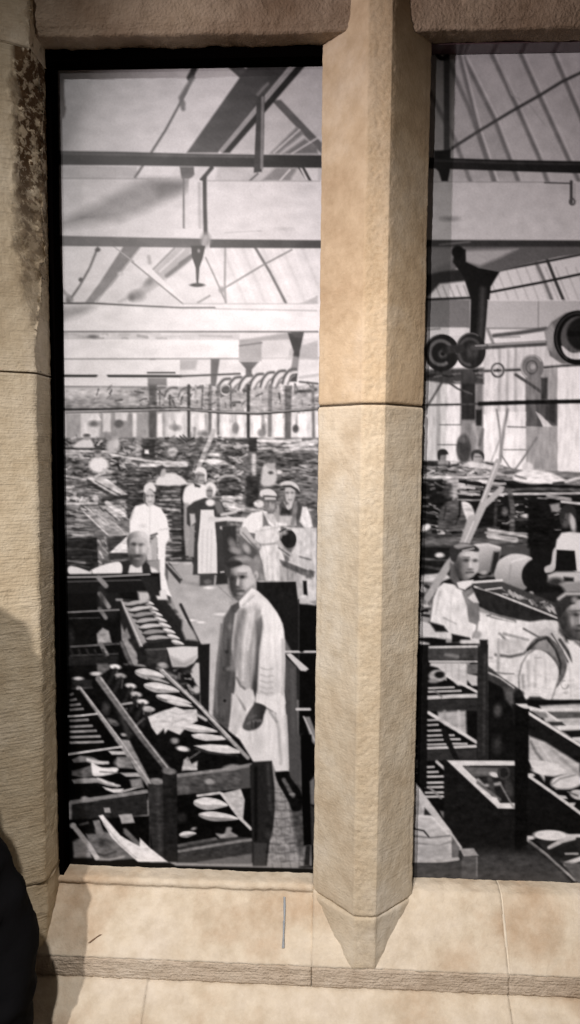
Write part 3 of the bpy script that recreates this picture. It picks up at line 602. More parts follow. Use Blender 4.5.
use(p); P("291,556 298,551 305,552 312,561 316,567 312,571 300,566 290,561", 196, 1, True); P("280,560 292,563 306,568 315,572 314,577 300,574 282,566", 94, 1.2); S("290,562 308,569", 2.5, 205, 1); S("300,557 311,560", 1.5, 110, 1); P("300,572 314,572 312,579 303,578", 110, 1.5)
P("296,575 306,576 306,606 299,606", 186, 1); P("303,581 307,581 308,598 304,598", 24, .8); S("301,597 316,598", 2.2, 205, .8); S("302,600 314,605", 2, 195, .8); E(305, 597, 3, 2, 215, soft=1)
subject('basket', 'printed round dark basket', p); E(289, 539, 7.6, 9.4, 34, -15); RING(289, 539, 7.5, 9.3, 1.6, 130, -15, 200, 300); E(283, 533, 4.5, 2.6, 150, soft=1.2); S("280,532 286,529", 1.4, 60)
use(p); S("279,543 284,551 291,556", 5, 172, 1); S("279,548 290,556", 1.2, 90, .8); S("278,524 286,525", 3, 224, 1)
subject('storage_box', 'printed tall black box behind the man in the long coat')
P("257,582 296,581.5 299,606 299,700 257,700", 30, .8); P("299,604 318,606 318,868 299,868", 17, 1); S("259,581.6 296,581.2", 1.4, 170, .5); S("299,600 299,652", 1.2, 48, .6)
P("283,640 286,640 292,652 285,652", 110, 1.2); S("285,652 318,652", 2.2, 205, .6); P("286,654 291,653.5 309,669 306,671.5 301,671", 206, .6); E(302, 650.5, 2.4, 2, 20, soft=.6)
P("284,655 297,667 300,800 284,800", 78, 1.5); S("293,670 294,790", 4, 92, 2); S("297,709.5 310,709.5", 2.6, 208, .6); P("304,717 310,717 318,738 318,748 312,742", 132, .8); S("304,717 315,741", 1.6, 190, .6)
subject('cobbled_floor', 'printed worn cobbled floor')
P("266,760 310,760 312,866 262,868 268,846", 150, 1); 
for k in range(9):
    y = 792+k*8.6; S([[270-k*.8, y], [282, y+1.5], [296, y-.5], [308, y+1]], 1.3, 104, .8, a=.9)
    for j in range(4): S([[272+j*9+(k % 2)*4, y], [273+j*9+(k % 2)*4, y+8]], 1.1, 112, .8, a=.8)
STREAKS("268,790 308,790 308,864 266,864", 40, [172, 165, 130], (3, 7), (2, 3.4), 0, 31, 12)
P("288,735 302,735 302,800 306,845 300,860 292,820 288,790", 82, 2); P("301,735 312,735 311,783 312,845 304,846 302,800", 12, .8); P("306,846 311,845 310,866 304,866", 44, 1); P("310,782 315,776 316,806 311,804", 110, 1); P("311,806 316,808 316,846 312,846", 60, 1)
E(250, 556, 8, 11, 84, 20, 2.5, own=False); E(247, 549, 3, 5, 168, -30, 1.4, own=False); E(256, 560, 2.4, 4, 150, 20, 1.4, own=False)
p = person('printed man in a long pale overall coat standing looking left')
P("276,771 288,771 291,778 300,790 303,800 301,810 293,811 289,802 282,790 277,780", 20, .9, True); S("284,780 293,796", 4, 98, 1); E(292.5, 794.5, 2.8, 1.6, 150, soft=.8)
subject('overall_coat', 'printed long pale overall coat', p)
P("237,602 246,598 254,590 258,591 268,600 277,612 283,624 285,640 285,665 284,690 286,712 288,735 289,771 276,772 272,761 255,764 246,757 236,748 228,735 214,716 216,680 217,662 224,618 230,606", 222, .9)
P("224,618 231,606 237,604 234,625 232,650 236,672 236,690 230,722 228,735 213,716 215,690 217,662", (84, (216, 660), 96, (236, 650)), 1.2)
S("222,625 216,690 217,712", 2.4, 118, 1.5); S("229,640 226,700", 3, 74, 2); E(225, 669, 2.2, 2.2, 60, soft=1); E(225, 701, 1.4, 1.4, 30, soft=.7); E(229, 669, 3, 2, 128, soft=1.5); E(230, 627, 2, 3, 130, soft=1.5); E(227, 652, 1.8, 1.8, 50, soft=1)
P("237,610 258,604 262,630 258,660 256,690 240,690 236,665 234,640", (150, (236, 650), 190, (250, 650)), 2.5)
S("243,612 236,640 234,668", 5, 128, 2.5); S("250,615 245,640 243,680", 3, 214, 1.8); S("258,612 251,650 250,686", 4, 156, 2.4); S("254,612 248,650", 2, 208, 1.4)
P("256,622 262,616 264,624 260,650 258,690 255,704 252,690 256,650", (118, (258, 622), 66, (256, 690)), 1.8)
P("262,600 270,604 280,619 284,631 285,660 284,690 280,703 265,706 257,700 259,680 260,655 264,628", (234, (270, 640), 206, (284, 690)), 1.4)
for k, y in enumerate((668, 675, 681, 687, 692)): S([[261, y], [267, y+2], [273, y+1]], 1.3, 172, 1, a=.8)
P("257,694 270,697 284,692 286,703 283,712 270,711 256,703", 226, .9); S("256,704 268,709 276,714", 1.6, 130, .9); S("283,640 284,680 283,694", 2.2, 190, 1.6)
P("237,676 244,690 253,690 256,700 250,707 243,712 238,702 234,697", 206, 1); S("237,678 241,686 245,689", 2, 110, 1.2); S("235,697 240,703 244,710", 4, 100, 1.4); P("232,694 236,694 246,712 250,735 230,732", 206, 1.4)
P("246,722 275,712 282,725 280,760 262,764 240,748 234,736", 222, 2); S("275,714 279,730 281,764", 2, 176, 1.6); S("270,712 277,722", 2, 150, 1.4); S("286,716 288,768", 2, 202, 1.2); S("240,716 234,738", 1.6, 190, 1.5); E(257, 745, 8, 8, 208, soft=5)
use(p); P("253,706 256,703 266,707 264,716 262,724 257,729 249,731 243,728 245,720 249,712", (84, (250, 710), 52, (262, 708)), 1, True); S("248,724 256,721 261,721", 2.4, 112, 1.2); S("250,718 256,716", 2, 100, 1.4); S("252,722 252,728", 1, 48, .7); S("256,722 256,727", 1, 48, .7)
# head
P("230,570 232,566 240,563 250,563 256,570 256,578 255,588 250,595 244,600 239,601 234,596 231,589 229.5,579", (74, (231, 582), 186, (250, 577)), 1, True)
E(243, 570.5, 8, 4.6, 205, 0, 3); E(248, 583, 4.6, 7, 198, 10, 3); E(232.4, 586, 3, 8, 64, -8, 2.4); E(236.5, 596, 3, 4, 70, -30, 2); P("248,590 254,586 250,596 243,601 240,598", 112, 2, True, a=.8)
subject('hair', 'printed swept back hair', p)
P("225,572 227,562 234,556 244,555 253,559 259,567 259,577 256,580 253,574 250,567 241,565 233,567 229,571 229,578", (66, (228, 568), 136, (254, 566)), .9, True); P("236,558 247,557 250,561 240,562", 172, 2, True, a=.8); P("226,563 238,561 242,565 230,568", 50, 1.4, True)
use(p); E(256.3, 575.5, 2.2, 4, 200, 10, .9); E(255.8, 576.5, .9, 2, 120, soft=.9)
E(232.8, 578.6, 3, 1.9, 52, 0, 1.5); E(242.3, 577, 3.8, 1.9, 66, -4, 1.5); S("238.5,573.6 246.5,573.4", 1.2, 120, 1.2); E(242.6, 577.2, 1.3, .9, 34, 0, .8)
E(238, 582.5, 1.7, 4.2, 200, 6, 1.2); E(235.2, 582, 1.3, 4, 72, 6, 1.3); E(236.8, 587.3, 2.6, .9, 66, 0, 1); E(241, 586.5, 1.3, 1, 130, 0, 1)
S("236.4,591.6 239.5,591.2 244,591", 1.4, 70, 1); E(241, 594, 2.8, 1, 170, 0, 1.1); E(240, 597.8, 3.6, 1.6, 120, 0, 1.5)
P("239,602 252,588 256,590 247,600 240,606", 232, .9); P("232,606 239,601 240,608 236,613 232,612", 84, 1); S("243,606 254,596", 1.2, 176, 1)
TEX("222,600 290,600 290,770 216,720", 5, .9, 4, 113); TEX("256,500 318,500 318,600 256,600", 8, 1, 2, 114)
# racks of the foreground
subject('crate', 'printed crate of finished shoe lasts on the middle rack')
P("110,597 150,590 160,596 202,645 200,712 176,700 150,672 128,640", 40, 1.2)
S("181,605 199,643", 3, 50, .8); P("196,663 203,663 203,692 188,676", 196, 1); P("176,668 186,668 202,694 190,694", 34, 1.5); STREAKS("172,668 186,668 200,692 190,696 176,686", 22, [20, 90, 140, 190], (3, 7), (1.5, 3), 40, 33, 30); E(197, 690, 4, 4, 190, soft=1.5)
P("120,600 127,598 147,642 140,647", 156, .9); S("122,601 142,646", 1.4, 196, .6)
for k in range(8):
    t = k/7; LAST(134+t*24, 598+t*41, 24, 6.5+t*.8, -12+t*7, 150+(k % 3)*25, 52); LAST(148+t*30, 603+t*40, 13, 4.6, 14, 226, 150)
    E(160+t*26, 598+t*34, 5, 3, 44, 30, 1); E(168+t*24, 602+t*34, 3.5, 2.2, 150 if k % 2 else 90, 20, 1)
P("183,618 194,632 198,641 186,640 182,630", 170, 1.5); E(188, 672, 4, 2, 60, soft=1); P("152,587 166,590 168,600 158,600", 220, 1) 
P("144,649 168,648 168,664 146,663", 56, .8); P("137,648 146,648 148,666 138,664", 40, .8); S("146,650 168,649", 1.6, 96, .8)
subject('rack_post', 'printed dark post of the middle rack')
P("199,645 210,644 209,716 201,712", 32, .8)
subject('paper_sheet', 'printed white paper laid over the crate')
P("167,648 182,646.5 198,647 198,658 194,663 186,667 173,667", 214, .7); P("170,656 184,662 197,656 193,663 186,667 173,667", 168, 2); E(163, 665.5, 5.5, 3, 166, 10, 1); S("158,668 176,678", 3, 120, 1.5)
subject('storage_rack', 'printed dark rack with rails at the left')
P("40,575 160,573 161,590 150,594 150,600 120,600 122,640 148,700 148,740 40,740", 19, 1); P("104,588 118,588 122,608 112,622 104,612", 34, 2)
S("68,577.5 100,577 150,574.5", 1.8, 156, .6); S("68,582 150,580", 1.4, 92, .8); P("66,584 155,581 158,592 66,594", 27, .8); S("152,576 159,590", 3, 30, 1)
S("99,578 106,586", 5, 138, .9); S("100,594 109,607", 4.5, 146, .9); S("100,609 106,618", 4, 130, .9); E(102, 600, 3, 10, 60, soft=3)
S("68,612.6 119,610", 1.6, 138, .6); S("70,618.6 100,618", 1.2, 70, .6); S("117,600 122,600", 2.4, 150, .8)
P("97,634 103,628 109,631 112,643 98,644", 156, 1); E(72, 637, 2, 6, 50, soft=2); S("71,647 119,644", 1.8, 96, .7); S("71,656 118,654", 1.6, 70, .7); S("101,644 107,655", 4.5, 128, .9); P("68,657 119,656 118,665 68,666", 38, .8)
for k in range(5): S([[71+k*8, 650], [73+k*8, 655]], 2, 52, 1)
P("97,664 108,664 112,674 108,678 98,677", 100, 1.2); P("122,636 127,628 131,638 124,643", 132, 1); S("122,643 127,656 133,668", 4, 92, 1); P("124,664 128,664 131,676 125,674", 140, 1.2)
E(96, 674, 5.5, 2, 200, soft=.8); E(78.5, 679, 5.5, 2, 190, soft=.8); P("72,681 92,680 92,688 72,688", 42, 1); S("72,689 92,688", 2, 66, .8)
P("138,592 150,592 150,600 140,604", 190, 1.5) ; P("140,577 158,577 160,596 150,596", 40, 1)
subject('storage_rack', 'printed front rack full of pale shoe lasts')
P("97,678 118,664 150,668 240,740 256,766 256,862 150,862 150,780", 22, 1)
for x, y, t in ((115.5, 667, 232), (121, 676, 168), (131, 686, 220), (136.5, 694.5, 190), (143, 702, 224), (149, 709, 200)):
    E(x, y, 5.6, 2.6, t, 8, .8); S([[x, y+3], [x-6, y+16]], 4, 44, 1.4); S([[x+2, y+4], [x+1, y+12]], 1.4, 100, 1)
S("120,705 132,703", 2, 170, .7); S("136,726 144,719", 2, 90, 1); S("122,711 127,709", 1.6, 120, .8)
P("115,706 122,712 134,736 128,740", 58, 2); E(113, 722, 6, 2.4, 120, 25, 1.2); E(124, 735, 3, 1.6, 170, 10, .8); E(106, 709, 4, 6, 70, soft=2); E(114, 724.5, 4, 1.6, 80, 20)
subject('rack_rail', 'printed sloping wooden rails of the front rack')
S("99,679 143,739 169,771", 6.5, (122, (100, 680), 96, (165, 765)), .9); S("101,678 144,737 168,768", 1.6, 176, .7)
S("79,689 117,739 150,786", 5.4, 150, .9); S("81,688 119,738 151,784", 1.4, 190, .6)
S("162,671 198,704 230,739 248,758", 4, 160, .8); S("163,670 231,738", 1.2, 206, .5); S("161,675 228,741", 1.4, 66, .6)
subject('shoe_last', 'printed pale wooden shoe lasts lying in the front rack')
LAST(150, 674.5, 30, 10, 9, 216, 150); LAST(159, 681, 22, 5, 14, 176, 70)
LAST(162, 688.5, 36, 9.5, 9, 222, 168); LAST(166, 699, 18, 4, 6, 60, 30); LAST(174, 700, 36, 8, 11, 224, 150); S("160,699 190,706", 1.1, 90, .6); LAST(180, 704, 26, 4.6, 12, 224, 190)
LAST(199, 729, 38, 7.4, 8, 226, 176); LAST(209, 737.5, 34, 6.4, 5, 222, 150)
E(149, 710, 5, 2.2, 170, soft=1)
subject('cloth', 'printed crumpled white cloth on the front rack')
P("148,717 160,712 176,707 184,710 197,709.5 198,721 186,728 180,735 168,730 165,734 157,735 152,728", 214, .8); S("170,712 180,715 190,712", 1.2, 184, 1); S("160,722 176,722 186,719", 1.2, 182, 1); S("174,714 172,726", 1, 190, 1); S("192,712 206,720", 3, 196, 1)
subject('shoe_last', 'printed turned up lasts and white card low in the front rack')
P("158,735 164,729 166,740 160,748", 26, 1); E(183, 749, 6.6, 2.6, 216, 8, .8); E(175, 741, 4, 3, 150, soft=1.4); P("182,771 184,760 188,757 192,764 198,761 197,770", 178, .9); S("184,768 196,769", 3, 206, .8); S("188,760 200,752", 1.4, 110, .8)
P("192,735 222,736 225,740 206,741 194,738", 214, .8); P("194,746 210,744.5 228,745.5 240,751 240,753.5 222,754 207,751", 226, .7); S("196,749 210,753 238,756", 2, 60, .8); P("199,758 236,756 238,766 200,768", 20, 1)
subject('rack_plank', 'printed front plank of the front rack')
P("176,776 226,769 240,767 252,764 252,788 177,796", 84, .8); S("176,776 226,770 252,765", 3.6, 136, .7); E(232, 767.5, 8, 3, 150, -5, 1.2); E(210, 782, 5, 3, 156, soft=1); E(185, 788, 6, 4, 104, soft=3); E(225, 778, 8, 3, 106, soft=3); E(196, 785, 5, 3, 66, soft=2)
subject('shoe_last', 'printed lasts on the bottom shelf of the front rack')
P("176,796 252,789 252,842 177,850", 17, .8); LAST(211, 804, 34, 12, 3, 228, 176); LAST(219, 817, 40, 9, 5, 226, 150); S("198,796 220,793", 2.6, 214, .8)
P("221,794 241,789 245,800 243,822 240,820", 192, .8); S("222,794 240,818 251,829", 3.2, 206, .7); LAST(188, 834.5, 17, 6, -8, 218, 130); E(182, 818, 5, 5, 44, soft=2); E(194, 829, 3, 1.4, 150, -20, .8)
P("216,834 224,834 227,828 232,828 232,832 238,836 234,840 224,841", 152, 1, True)
P("177,846 216,839 240,837 252,838 255,863 177,863", 62, .8); S("178,846 216,839", 3, 96, .8); S("179,851.5 236,842 252,840", 2.8, 134, .7); P("198,862 252,854 252,864 198,864", 112, .9); 
subject('shoe_last', 'printed lasts in the lower left tray')
P("66,690 80,690 150,790 148,800 66,802", 15, 1)
for k, (x1, y) in enumerate(((73, 695), (76, 700.5), (80, 705.5), (83, 710), (88, 721), (92, 727), (96, 732), (100, 737.5), (103, 743))): S([[71, y], [x1, y-1]], 2.4, 120+k*5, .7)
S("60,717 80,716 97,714", 1.9, 204, .5); S("66,755 90,751.5 122,747", 2.2, 206, .5)
P("72,760 80,756 92,757 100,761 106,762 104,765 92,764 86,762 74,763", 120, .8); S("88,760 98,763 108,763", 3, 208, .9); P("72,771 84,768 93,765 96,776 84,778 72,776", 104, .8); P("92,763 100,767 106,768 118,768 116,773 104,776 94,776 92,770", 236, .9, True); S("100,772 118,773", 1.2, 120, .7)
P("72,780 86,778 100,778 110,782 120,785 118,788 108,786 98,783 74,784", 152, .8); S("98,779 108,783 120,786", 2, 220, .8); P("74,785 96,785 106,790 106,795 74,799", 14, 1); P("103,787 112,789 124,789 122,793 114,793 106,790", 226, .8); S("122,792 140,787", 2, 200, .8)
P("108,751 124,751.5 126,755 112,755", 192, .7); P("117,757 130,757 134,769 118,768", 122, 1); P("120,773 138,773 142,777 126,777", 176, .7); P("130,780 142,778 144,788 132,788", 136, 1.4); P("114,776 128,778 126,786 116,784", 16, 1.5); E(120, 763, 5, 4, 160, soft=2)
subject('rack_plank', 'printed front plank of the lower left tray')
P("72,804 147,794 148,815 78,822 72,822", 46, .9); S("72,802.5 147,791.5", 4, 138, .7); E(85, 799, 4, 2.4, 150, soft=1); P("104,808 110,808 111,813 105,813", 168, .7)
subject('cloth', 'printed bag and white cloth heaped on the floor')
P("66,820 150,816 150,864 66,864", 16, 1); P("73,842 84,836 90,846 92,858 74,858", 146, 1.4); P("86,834 108,833 122,842 136,859 100,861 92,850", 112, 1); P("90,832 106,832 112,842 96,846", 124, 2, True)
S("94,853 104,856 116,852", 1.8, 60, 1); S("96,859 110,860 124,857", 1.6, 170, 1); E(104, 843, 8, 4, 78, soft=2); P("93,821 100,820 104,833 97,834", 134, .9); P("81,824 92,823 96,834 88,834", 20, 1); S("80,825 88,823", 2, 100, 1)
S("76,829 88,844 97,858", 5, 190, .8); E(73.5, 826, 3.4, 3, 196, soft=.8); P("119,815 132,814 135,823 122,824", 172, .8); S("125,831 140,846", 5, 110, 1); P("104,820 118,818 124,832 116,834", 15, 1)
P("99,816 103,815 121,836 135,844 150,852 168,862 138,862 120,846 112,838", 236, .7); S("104,824 120,844 136,858", 1.4, 190, 1)
subject('rack_post', 'printed thick twin posts of the front rack')
P("148,784 164,784 166,862 155,862 150,830", 54, .8); E(157, 781.5, 7.4, 3.4, 132, 5, .8); subject('rack_post', 'printed darker right one of the twin posts')
P("163,772 177,772 178,862 164,862", 38, .8); E(169.5, 771.5, 7, 3.4, 122, 5, .8); S("158,790 160,850", 3, 70, 2)
P("140,838 150,848 168,862 140,862", 236, .7)
subject('rack_post', 'printed broad dark corner post beside the cobbled floor')
P("250,766 254,762 272,761 275,790 275,812 273,830 270,842 267,866 253,866 251,800", 42, .9); S("268,765 271,810", 3, 66, 1.8); S("256,768 256,840", 3, 20, 1.5); P("254,843 267,843 266,866 254,866", 66, 1); E(269, 834, 3, 4, 60, soft=2)

TEX("62,600 150,640 240,735 250,860 66,860", 8, 1.6, .9, 110); TEX("266,780 310,780 310,866 262,866", 9, 1.6, 1, 111)
TEX("57,75 320,60 320,386 62,386", 3.5, 5, 2.4, 112)
# ---- the part of the print seen through the right light
P("425,24 672,24 672,420 410,420 410,330", 214)
subject('roof_slope', 'printed boarded roof slope crossed by dark rafters')
P("425,24 672,24 672,182 425,182", (196, (440, 60), 208, (560, 120)))
P("425,24 460,24 520,182 425,182", 184, 6)
for s_ in ("452,24 456,40 479,132 495,183", "476,24 485,40 517,107 539,157 548,183", "506,24 515,41 541,99 569,160 580,183", "538,24 548,41 580,115 606,183", "448,60 470,110 486,157 495,183", "464,58 494,118 518,180", "430,92 455,140 471,183", "572,24 610,110", "600,24 672,100"):
    S(s_, 4.2, 122, 1.4, a=.85)
for s_ in ("459,40 482,132 499,183", "489,40 521,107 543,157", "519,41 545,99 573,160", "552,41 584,115", "468,58 498,118 522,180"): S(s_, 2, 226, 1.2, a=.7)
S("500,60 512,95 520,100", 1.2, 190, 1); S("530,105 545,125", 1.2, 186, 1)
subject('tie_rod', 'printed long iron tie rod rising to the right')
S("445,153 478,132 511,112 541,95 562,82 600,64 672,50", 3, 84, .9)
subject('roof_post', 'printed iron post and hook under the roof')
P("444,44 450,44 450,157 444,157", 88, .9); S("452,60 451,150", 1, 150, .6); RING(443, 50, 6, 9, 4, 46); P("434,151 451,150 450,172 448,182 442,182 439,172 434,166", 40, .9)
subject('overhead_pipe', 'printed thick dark pipe across the roof')
P("425,157.5 500,160 580,161.5 672,163 672,176 580,173.5 500,171 425,168.5", 44, .7); S("430,160.5 500,163 672,166", 2, 68, 1)
subject('girder', 'printed broad pale girder under the boarded roof')
P("410,182 672,182 672,242 410,240", (200, (430, 210), 216, (570, 210)), .6); S("430,182 550,182.5", 1, 165); E(450, 219, 8, 2.4, 140, soft=2); S("545,183 571,183.5", 1.4, 90)
S("571.5,182 571.5,203", 3, 84, .7); RING(572.5, 202, 2.6, 3, 1.8, 100); S("575,184 575,200", 1, 170)
P("410,240 672,241 672,249 410,249", 62, .8); S("440,245 470,242", 1.6, 110, .8)
subject('window_wall', 'printed tall windows and glazed roof beyond')
P("410,249 672,249 672,420 410,420", 205, 1)
P("482,274 520,262 672,240 672,302 486,302", 224, 1)
for k in range(15): S([[486+k*10, 268], [500+k*10, 303]], 1.5, 190, .9, a=.8)
P("429,297 444,286 465,281 471,297 470,302 428,302", 214, .8)
for k in range(5): S([[436+k*7, 286], [442+k*7, 301]], 1.6, 160, .8, a=.8)
S("536,262 544,280 552,300", 3.4, 128, .9); S("547,259 556,282 564,301", 3, 68, .8)
S("490,292.5 540,283 580,274.5 672,263", 2.4, 48, .6); S("500,270.5 545,262 580,255 672,244", 2.4, 60, .6)
subject('ceiling_bracket', 'printed big dark iron bracket and braces')
P("425,247 672,247 672,243 600,252 560,257 520,266 500,272 479,268 465,262 440,282 425,290", 104, 1)
P("464,251 518,249 500,258 480,266 466,262", 172, 2); P("425,248 460,249 452,262 425,272", 120, 2); P("410,280 440,272 470,268 476,280 440,284 425,300", 44, 1.4)
P("453,262 456,248 466,250 466,262 479,268 500,272 491,287 487.6,320 484,345 486,372 464,386 461,372 470,345 471,300 464,277", 26, .9); S("483,290 482,320 480,342", 6, 66, 2.4); E(458, 252, 6, 6, 18, soft=1.2)
subject('girder', 'printed second girder behind the iron bracket')
P("410,299 470,300 470,328 410,328", 122, .8); S("410,300.5 470,298", 2.4, 42, .7); P("488,301 672,301 672,329 486,328", 194, .8); S("488,300.6 672,300.6", 1, 225); S("538.6,302 538.6,328", 1.2, 150); S("486,328.5 672,329", 1.4, 140, .7)
P("412,328 466,328 464,336 412,338", 216, 1); S("412,331 440,329", 1.4, 120, 1)
P("486,330 672,330 672,344 486,344", 226, 1); S("494,336 520,333 546,329", 4, 92, 1); S("488,330 494,345", 3, 140, 1); S("500,338 520,337", 1.2, 160)
subject('window_wall', 'printed pale windows behind the pulleys')
P("415,345 672,345 672,470 415,470", 214, 1)
P("418,383 424,383 424,462 416,462", 176, 1); P("436,384 441,384 442,462 436,462", 172, 1.5); P("441,384 461,384 461,462 441,462", 218, 1); P("424,383 436,383 436,462 424,462", 202, 1)
S("440,425 462,425", 1.1, 110, .5); S("438,445 461,445", 1.1, 110, .5)
for x in (500, 508, 516): S([[x, 350], [x-1, 420]], 2.4, 176, 1.4)
S("491,384 490,420", 6, 226, 1.4)
P("461,375 476,375 476,425 461,425", 44, 1.4); P("476,380 483,380 484,425 476,425", 116, 1.5); P("461,420 484,420 486,466 461,466", 134, 1.4); P("476,410 482,410 482,426 476,426", 40, 1); P("484,415 498,413 496,470 484,467", 236, 1)
S("474,425 478,440 476,460", 3, 176, 1.5); S("483,430 480,445", 3, 100, 1.4)
P("526,372 558,368 558,474 526,474", 162, 1); P("526,372 541,372 541,394 541,412 526,412", 128, 1.2); P("541,378 548,378 548,400 541,400", 66, 1.2); P("527,400 558,400 558,426 526,426", 94, 1); P("546,402 556,402 556,424 546,420", 60, 1.4); P("536,412 540,414 553,427 543,427", 206, .8); P("522,426 533,414 540,420 543,427", 90, .8)
P("558,368 672,362 672,478 558,478", 236, .9); P("488,412 526,412 526,470 488,470", 234, 1); P("574,410 672,410 672,470 576,470", 240, 3)
S("497,410 500,430 502,456 496,470", 2, 138, .9); S("508,410 504,430 500,462", 3, 146, 1); S("502,456 514,474", 1.4, 128, .8); S("508,427 526,427.5", 1.4, 128, .6); S("504,450 526,450", 1.2, 135, .6); S("537,438 524,458 513,473", 2, 132, .8); S("490,466 500,440", 1.6, 170, .9)
subject('drive_shaft', 'printed thick line shaft between the pulleys')
S("474,347.6 546,343.5", 5.4, 86, .8); S("476,346 545,342", 1.6, 168, .6); S("478,371.5 520,370 562,366 600,364", 2.6, 84, .7); S("480,370 560,365", .8, 180, .5)
S("442,383 433,398 422,415", 2.4, 96, .8); S("448,382 458,389 472,394", 2, 80, .8); S("516,375 530,384 541,392", 3, 84, .8); P("422,370 484,368 484,384 446,384 422,380", 66, 1.4); STREAKS("424,370 482,370 482,382 424,382", 12, [30, 120, 140], (4, 10), (1, 2), 0, 51); S("418,374 424,372 426,380", 2.6, 60, .8)
subject('belt_pulley', 'printed pair of dark cast iron pulleys')
E(442, 353, 17.5, 18.5, 30); RING(441, 353, 11, 12, 3.6, 104, 0, 60, 330, .9); E(443, 354, 4.5, 4.5, 90, soft=1.5); E(443, 354, 2, 2, 30); RING(442, 353, 17, 18, 1.2, 100, 0, 150, 260)
E(471, 351, 15, 18, 40); RING(470, 352, 11, 13, 3, 76, 0, 90, 320, 1); E(473, 351, 6, 7, 66, soft=2); RING(471, 351, 14.5, 17.5, 1.4, 96, 0, 170, 300); S("446,350 462,349", 8, 52, 1); S("474,348 486,347", 5, 80, .8); S("476,346 486,345.5", 1.4, 160)
subject('belt_pulley', 'printed big pulley with a bright inner rim')
P("545,332 552,322 566,313 580,310 580,364 562,364 550,356", 116, .9); P("545,332 552,324 556,330 552,352 548,350", 160, 1.6); E(578, 338, 24, 27, 22); E(580, 338, 19, 21.5, 96, soft=.8); E(584, 334, 17, 17, 34, soft=1.5); P("562,346 572,353 586,352 586,358 574,359.5 565,355", 212, .8, True); S("570,334 592,334", 5, 24, 1); RING(578, 338, 21.5, 24.5, 1.6, 60, 0, 120, 280)
subject('belt_pulley', 'printed smallest pulley on the thin shaft')
RING(498, 370.5, 6, 6.6, 2.2, 96, 0, 0, 360, .6); E(498, 370.5, 1.6, 1.6, 70); RING(497.5, 370, 4.6, 5, .8, 200)
subject('belt_pulley', 'printed pale disc pulley on the thin shaft')
E(532.5, 367.5, 11.5, 12.5, 124, soft=.8); RING(532, 367, 10.5, 11.5, 1.6, 172, 0, 120, 330); RING(532, 367.5, 5.5, 6.5, 1.4, 84); E(533, 367, 2.4, 2.8, 168, soft=.8)
subject('overhead_cable', 'printed dark cable across the windows')
S("412,405.5 470,404.5 520,402.5", 2, 66, .6); S("480,404 530,402.5 672,400", 4, 26, .8)
subject('workshop_benches', 'printed distant benches piled with footwear parts')
P("412,461 486,462 520,470 672,476 672,500 412,500", 120, 1)
STREAKS("420,461 500,462 500,478 420,478", 100, [50, 80, 150, 195, 220], (3, 14), (1.2, 2.4), 2, 52, 14); STREAKS("490,474 580,480 580,497 490,492", 50, [80, 110, 190, 225], (8, 24), (1.4, 2.6), 0, 53, 4)
P("420,461 450,462 450,467 420,466", 50, 1); S("466,464 478,465 494,469", 4, 216, 1.2)
S("412,477.6 450,477.6 494,477", 2, 204, .7); P("410,480 500,480 672,492 672,600 410,600", 28, 1)
STREAKS("450,480 500,480 500,496 450,494", 26, [190, 220, 120], (8, 20), (1.5, 3), 8, 54, 5); STREAKS("424,482 450,482 450,532 424,532", 44, [90, 60, 120, 150, 15], (3, 12), (1, 2.2), 2, 55, 12); S("458,500 500,501", 1.4, 160, .8)
S("490,491 540,489 600,491", 3, 90, .8); S("490,494.5 580,493.5", 2.4, 196, .8); STREAKS("500,498 560,498 560,530 500,530", 56, [110, 190, 60, 70, 15], (3, 10), (1, 2), 0, 56, 12); S("562,502 582,504", 2.4, 214, .8); S("548,496 570,500", 4, 150, 1)
S("510,492 513,510 512,532", 5, 84, 1.2); S("497,490 495,530", 3, 60, 1.2)
P("516,474 528,470 545,471 560,477 566,483 530,484 514,480", 230, 1.2, True); E(528, 467.5, 5.5, 5, 208, soft=1.2); S("554,484 566,483", 3, 60, 1); S("566,482 580,478", 3, 210, 1); S("516,476 526,479", 2, 130, 1)
E(527, 516, 6, 2, 210, 0, .8); E(505, 512, 3, 4, 100, soft=1.5)
P("416,530 500,527 500,548 416,548", 62, 1); S("420,530 428,527", 6, 216, 1); STREAKS("436,526 462,526 462,534 436,534", 16, [225, 200, 20], (4, 9), (2, 3), 0, 57); P("417,538 500,537 528,539 528,543 500,545 417,546", 96, .8); S("489,530 528,537", 3, 216, 1.2); S("489,536 516,540", 5, 190, 1); S("486,533 530,534", 2, 180, 1)
P("420,548 452,548 452,574 420,574", 30, 1); S("421,559 450,561", 2, 90, 1); E(440, 555.5, 4.4, 2.6, 196, soft=1); S("420,566 446,570", 3, 66, 1); P("500,545 530,543 530,556 500,556", 78, 1.4); P("528,498 555,500 555,548 528,548", 24, 1.5)
P("418,576 444,573 452,578 436,584 420,582", 196, 1.2); P("417,584 434,582 432,600 426,612 417,610", 110, 1.5); STREAKS("417,584 434,584 430,618 417,618", 22, [30, 70, 190, 210], (4, 9), (2, 3), 30, 58, 30)
p = person('printed distant man in a dark cap beyond the bench')
E(443, 456, 3.8, 6, 130, soft=1); P("438,452 441,449.5 446,450 448.5,454 446,455 441,456 440,462 438,458", 44, .7, True); S("440,463 447,463", 4, 150, 1.4)
subject('hanging_coat', 'printed dark coat hanging by the windows')
E(464, 449, 7.4, 14.5, 66, soft=1.2); E(463, 440, 4, 3, 96, soft=1.5)
p = person('printed distant man with dark hair looking over the bench')
E(477.5, 457.5, 5.4, 6.6, 160, soft=1); P("471,456 473,451 479,450 484,454 484,460 481,455 475,454 473,461", 62, .8, True); P("466,465 472,462 484,464 492,468 470,468", 205, 1.2); S("475,457 481,457", 1, 90)
p = person('printed man in dark clothes stooping behind the bench')
